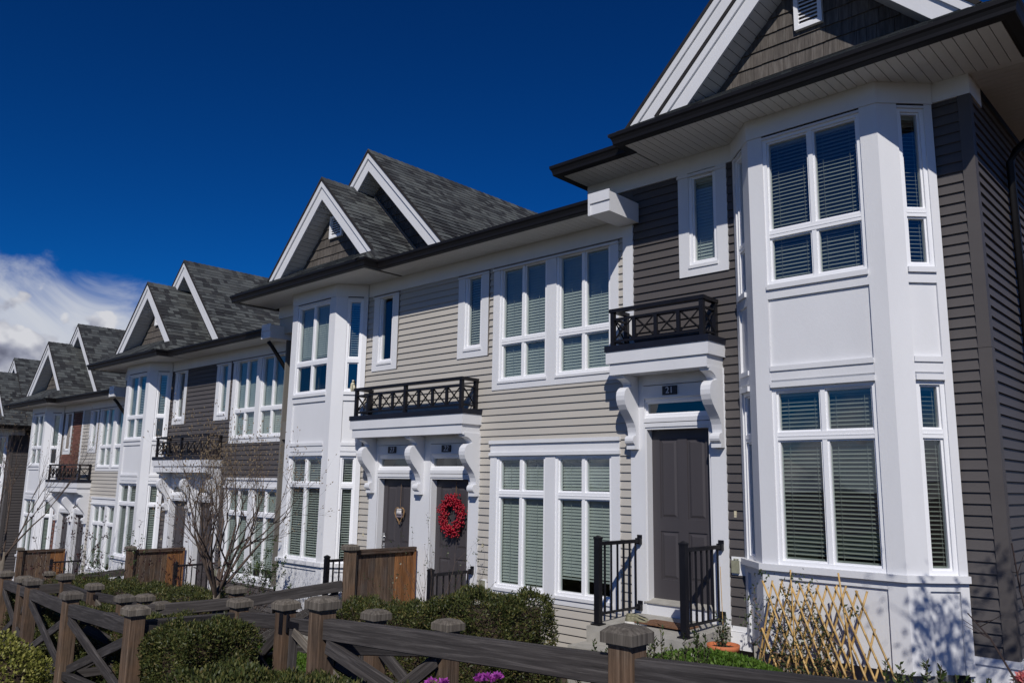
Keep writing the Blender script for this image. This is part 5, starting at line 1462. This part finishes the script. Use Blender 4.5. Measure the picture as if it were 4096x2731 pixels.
for (bx_, bz_) in ((-.42, 1.0), (-.05, 1.02), (.05, .95), (.45, .75), (-.55, .75), (-.6, .55)):
    for k in range(26): Pl.append((bx_+random.gauss(0, .05), random.gauss(0, .03), bz_+random.gauss(0, .04))); Dl.append((random.gauss(0, 1), random.gauss(0, 1), random.gauss(0, 1)))
n = len(Pl); link('leaves', leaf_mesh('leaves', np.array(Pl), np.array(Dl), rng.uniform(.03, .055, n), rng.uniform(.007, .012, n), 'vine_leaf', .1), CL)

# ------------------------------------------------------------------ small things by the doors
W = thing('wreath', 'round red berry wreath hanging on door 22', 'wreath', (-.86, .045, 2.10))
random.seed(12)
mb = MB()
for k in range(5):
    ph = random.uniform(0, 6); mb.tube([((.175+.018*math.sin(5*a+ph))*math.cos(a), -.02+.015*math.cos(4*a+ph), (.215+.018*math.cos(5*a+ph))*math.sin(a)) for a in [i*2*math.pi/40 for i in range(41)]], .007, 4)
mb.obj('vine_ring', 'vine_brown', W)
mb = MB()
for i in range(760):
    a = random.uniform(0, 6.28); rr = random.gauss(1.0, .17); 
    if 5.6 < a or a < .5:
        if random.random() < .45: continue
    mb.ball((.21*rr*math.cos(a)+random.gauss(0, .02), -.045+random.gauss(0, .025), .245*rr*math.sin(a)+random.gauss(0, .02)), random.uniform(.012, .018), 6, 4)
for a in (0.35, .1, 1.2, 2.2, 2.9, 3.5, 4.3, 5.2):
    for j in range(7): mb.ball(((.25+.012*j)*math.cos(a)+random.gauss(0, .012), -.045+random.gauss(0, .015), (.30+.012*j)*math.sin(a)+random.gauss(0, .015)), .011, 6, 4)
mb.obj('berries', 'berry_red', W, True)['kind'] = 'stuff'
mb = MB(); mb.box(-.003, .003, .035, .04, .2, .52); mb.obj('ribbon', 'vine_brown', W)
Hh = thing('heart_ornament', 'heart-shaped twig ornament hanging on door 23', 'ornament', (-2.205, .055, 2.06))
mb = MB()
for k in range(3):
    pts = []
    for i in range(41):
        a = i*2*math.pi/40; x = .0072*16*math.sin(a)**3; z = .0072*(13*math.cos(a)-5*math.cos(2*a)-2*math.cos(3*a)-math.cos(4*a))
        pts.append((x*(1+.04*k)+random.gauss(0, .003), -.012+random.gauss(0, .004), z*1.25*(1+.03*k)+random.gauss(0, .003)))
    mb.tube(pts, .008, 5)
mb.obj('twig_frame', 'vine_brown', Hh)
mb = MB(); mb.box(-.075, .075, -.022, -.012, -.045, .03); mb.obj('plaque', 'sign_mauve', Hh)
mb = MB()
for x in (-.045, -.012, .022, .05):
    mb.tube([(x, -.028, .0), (x+.004, -.03, .07)], [.015, .010], 6); mb.ball((x+.004, -.03, .085), .012, 6, 4)
mb.obj('white_figures', 'sign_white', Hh, True)
mb = MB(); mb.box(-.002, .002, .0, .004, .12, .50); mb.obj('string', 'vine_brown', Hh)
Fg = thing('figurine', 'cream embracing-couple figurine on the sill of the upper bay window', 'figurine', (-3.40, -.19, 4.205))
mb = MB(); mb.tube([(-.02, 0, 0), (-.04, 0, .07), (-.03, 0, .13), (-.005, 0, .16)], [.022, .026, .024, .014], 8); mb.ball((0, 0, .185), .022, 8, 6); mb.tube([(.03, 0, 0), (.045, 0, .06), (.03, 0, .11)], [.018, .022, .014], 8); mb.ball((.02, 0, .135), .018, 8, 6); mb.obj('figure', 'ceramic', Fg, True)
# potted plant beside porch 21
pc = (4.20, -.70)
FP = thing('flower_pot', 'terracotta flower pot with a small bush and a stake beside porch 21', 'flower pot', (pc[0], pc[1], .765))
mb = MB(); mb.lathe([(.0, 0), (.115, 0), (.150, .145), (.168, .145), (.172, .205), (.155, .205), (.15, .17), (.0, .165)], 24); mb.obj('pot', 'terracotta', FP, True)
mb = MB(); mb.lathe([(0, .178), (.15, .172)], 18); mb.obj('compost', 'soil', FP)
mb = MB(); mb.tube([(.0, .02, .1), (-.01, .0, 1.0)], .004, 5); mb.obj('stake', 'bamboo', FP)
n = 200; P = rng.normal(0, 1, (n, 3))*np.array([.035, .035, .08])+np.array([0, 0, .28]); D = rng.normal(size=(n, 3))+np.array([0, 0, .7])
link('leaves', leaf_mesh('leaves', P, D, rng.uniform(.03, .05, n), np.full(n, .009), 'vine_leaf', .1), FP)
mb = MB()
for k in range(5): mb.tube([(0, 0, .16), (random.gauss(0, .03), random.gauss(0, .03), .38)], .003, 4)
mb.obj('stem', 'twig', FP)
mb = MB(); mb.box(-.32, .32, -.24, .24, 0, .016); o = mb.obj('doormat', 'coir', None); o.location = (3.36, -.42, 1.027); o.rotation_euler = (-.05, 0, -.02); tag(o, 'brown coir doormat on the porch of number 21', 'doormat')
def sneaker(label, loc, rz, tip=0):
    t = thing('sneaker', label, 'shoe', loc, 'pair of low sneakers on the porch'); t.rotation_euler = (tip, 0, rz)
    def outline(s): return [(s*x, y) for x, y in ((.0, .0), (.028, .006), (.036, .04), (.032, .09), (.034, .15), (.046, .20), (.044, .25), (.028, .278), (.0, .288), (-.026, .275), (-.036, .24), (-.036, .19), (-.028, .13), (-.030, .06), (-.024, .01))]
    mb = MB(); mb.prism([(x, y, 0) for x, y in outline(1.0)], (0, 0, .028)); mb.obj('sole', 'rubber_white', t)
    mb = MB(); rings = [(1.0, .028, 0, 1), (.98, .055, .004, .985), (.86, .085, .012, .90)]
    vs = []; fs = []; O = outline(1); n = len(O)
    for s, z, oy, ly in rings:
        for x, y in O:
            zz = z*(1 if y < .13 else max(.45, 1-(y-.13)*3.2)) if z > .03 else z
            vs.append((x*s, oy+y*ly, max(.028, zz)))
    for i in range(2):
        for k in range(n): k2 = (k+1) % n; fs.append((i*n+k, i*n+k2, (i+1)*n+k2, (i+1)*n+k))
    # toe box closed, ankle left open with a dark lining
    fs.append(tuple(2*n+k for k in (3, 4, 5, 6, 7, 8, 9, 10, 11, 12)))
    mb.add(vs, fs); mb.obj('upper', 'shoe_camo', t, True)
    mb = MB(); mb.prism([(x*.8, y*.9+.012, .05) for x, y in outline(1)[:4]+outline(1)[12:]], (0, 0, .012)); mb.obj('lining', 'shoe_black', t)
    mb = MB(); mb.hexa([(-.034, .16, .066), (.034, .16, .066), (.030, .24, .046), (-.030, .24, .046), (-.026, .165, .074), (.026, .165, .074), (.022, .24, .056), (-.022, .24, .056)]); mb.obj('toe_cap', 'shoe_black', t)
sneaker('camouflage sneaker lying against its pair on the porch, nearer the rail', (2.82, -.52, 1.02), -1.25)
sneaker('black-toed sneaker in front of its pair on the porch of number 21', (2.90, -.64, 1.015), -1.35)
# wire plant stand and black planter
PS = thing('plant_stand', 'thin black wire plant stand in front of the white bay of 23', 'plant stand', (-3.05, -1.18, gz(-3, -1.2)))
z0 = .80-gz(-3, -1.2)
mb = MB()
mb.tube([(.10*math.cos(a), .10*math.sin(a), z0-.12) for a in [i*.3307 for i in range(20)]], .005, 4); mb.obj('ring', 'black_rail', PS)
for k in range(4):
    a = k*1.5708+.4; m2 = MB(); m2.tube([(.14*math.cos(a), .14*math.sin(a), z0), (.11*math.cos(a), .11*math.sin(a), z0-.12), (.02*math.cos(a), .02*math.sin(a), z0-.26), (.0, 0, z0-.32)], .005, 4); m2.obj('prong', 'black_rail', PS)
mb = MB(); mb.tube([(0, 0, -.1), (0, 0, z0-.3)], .007, 5); mb.tube([(0, 0, .25), (.06, 0, .18), (.09, 0, .24)], .005, 4); mb.obj('stem', 'black_rail', PS)
PB = thing('planter', 'low round black planter of greenery behind the gate posts', 'planter', (-1.0, -3.10, gz(-1, -3.1)))
mb = MB(); mb.lathe([(.0, 0), (.19, 0), (.25, .33), (.28, .33), (.28, .38), (.25, .38), (.24, .33), (0, .32)], 22); mb.obj('pot', 'planter_black', PB, True)
n = 900; a = rng.uniform(0, 6.28, n); r = np.sqrt(rng.random(n))*.24; P = np.stack([np.cos(a)*r, np.sin(a)*r, np.full(n, .33)], 1)
link('leaves', leaf_mesh('leaves', P, rng.normal(0, .6, (n, 3))+np.array([0, 0, 1]), rng.uniform(.05, .1, n), np.full(n, .012), 'bright_leaf', .1), PB)
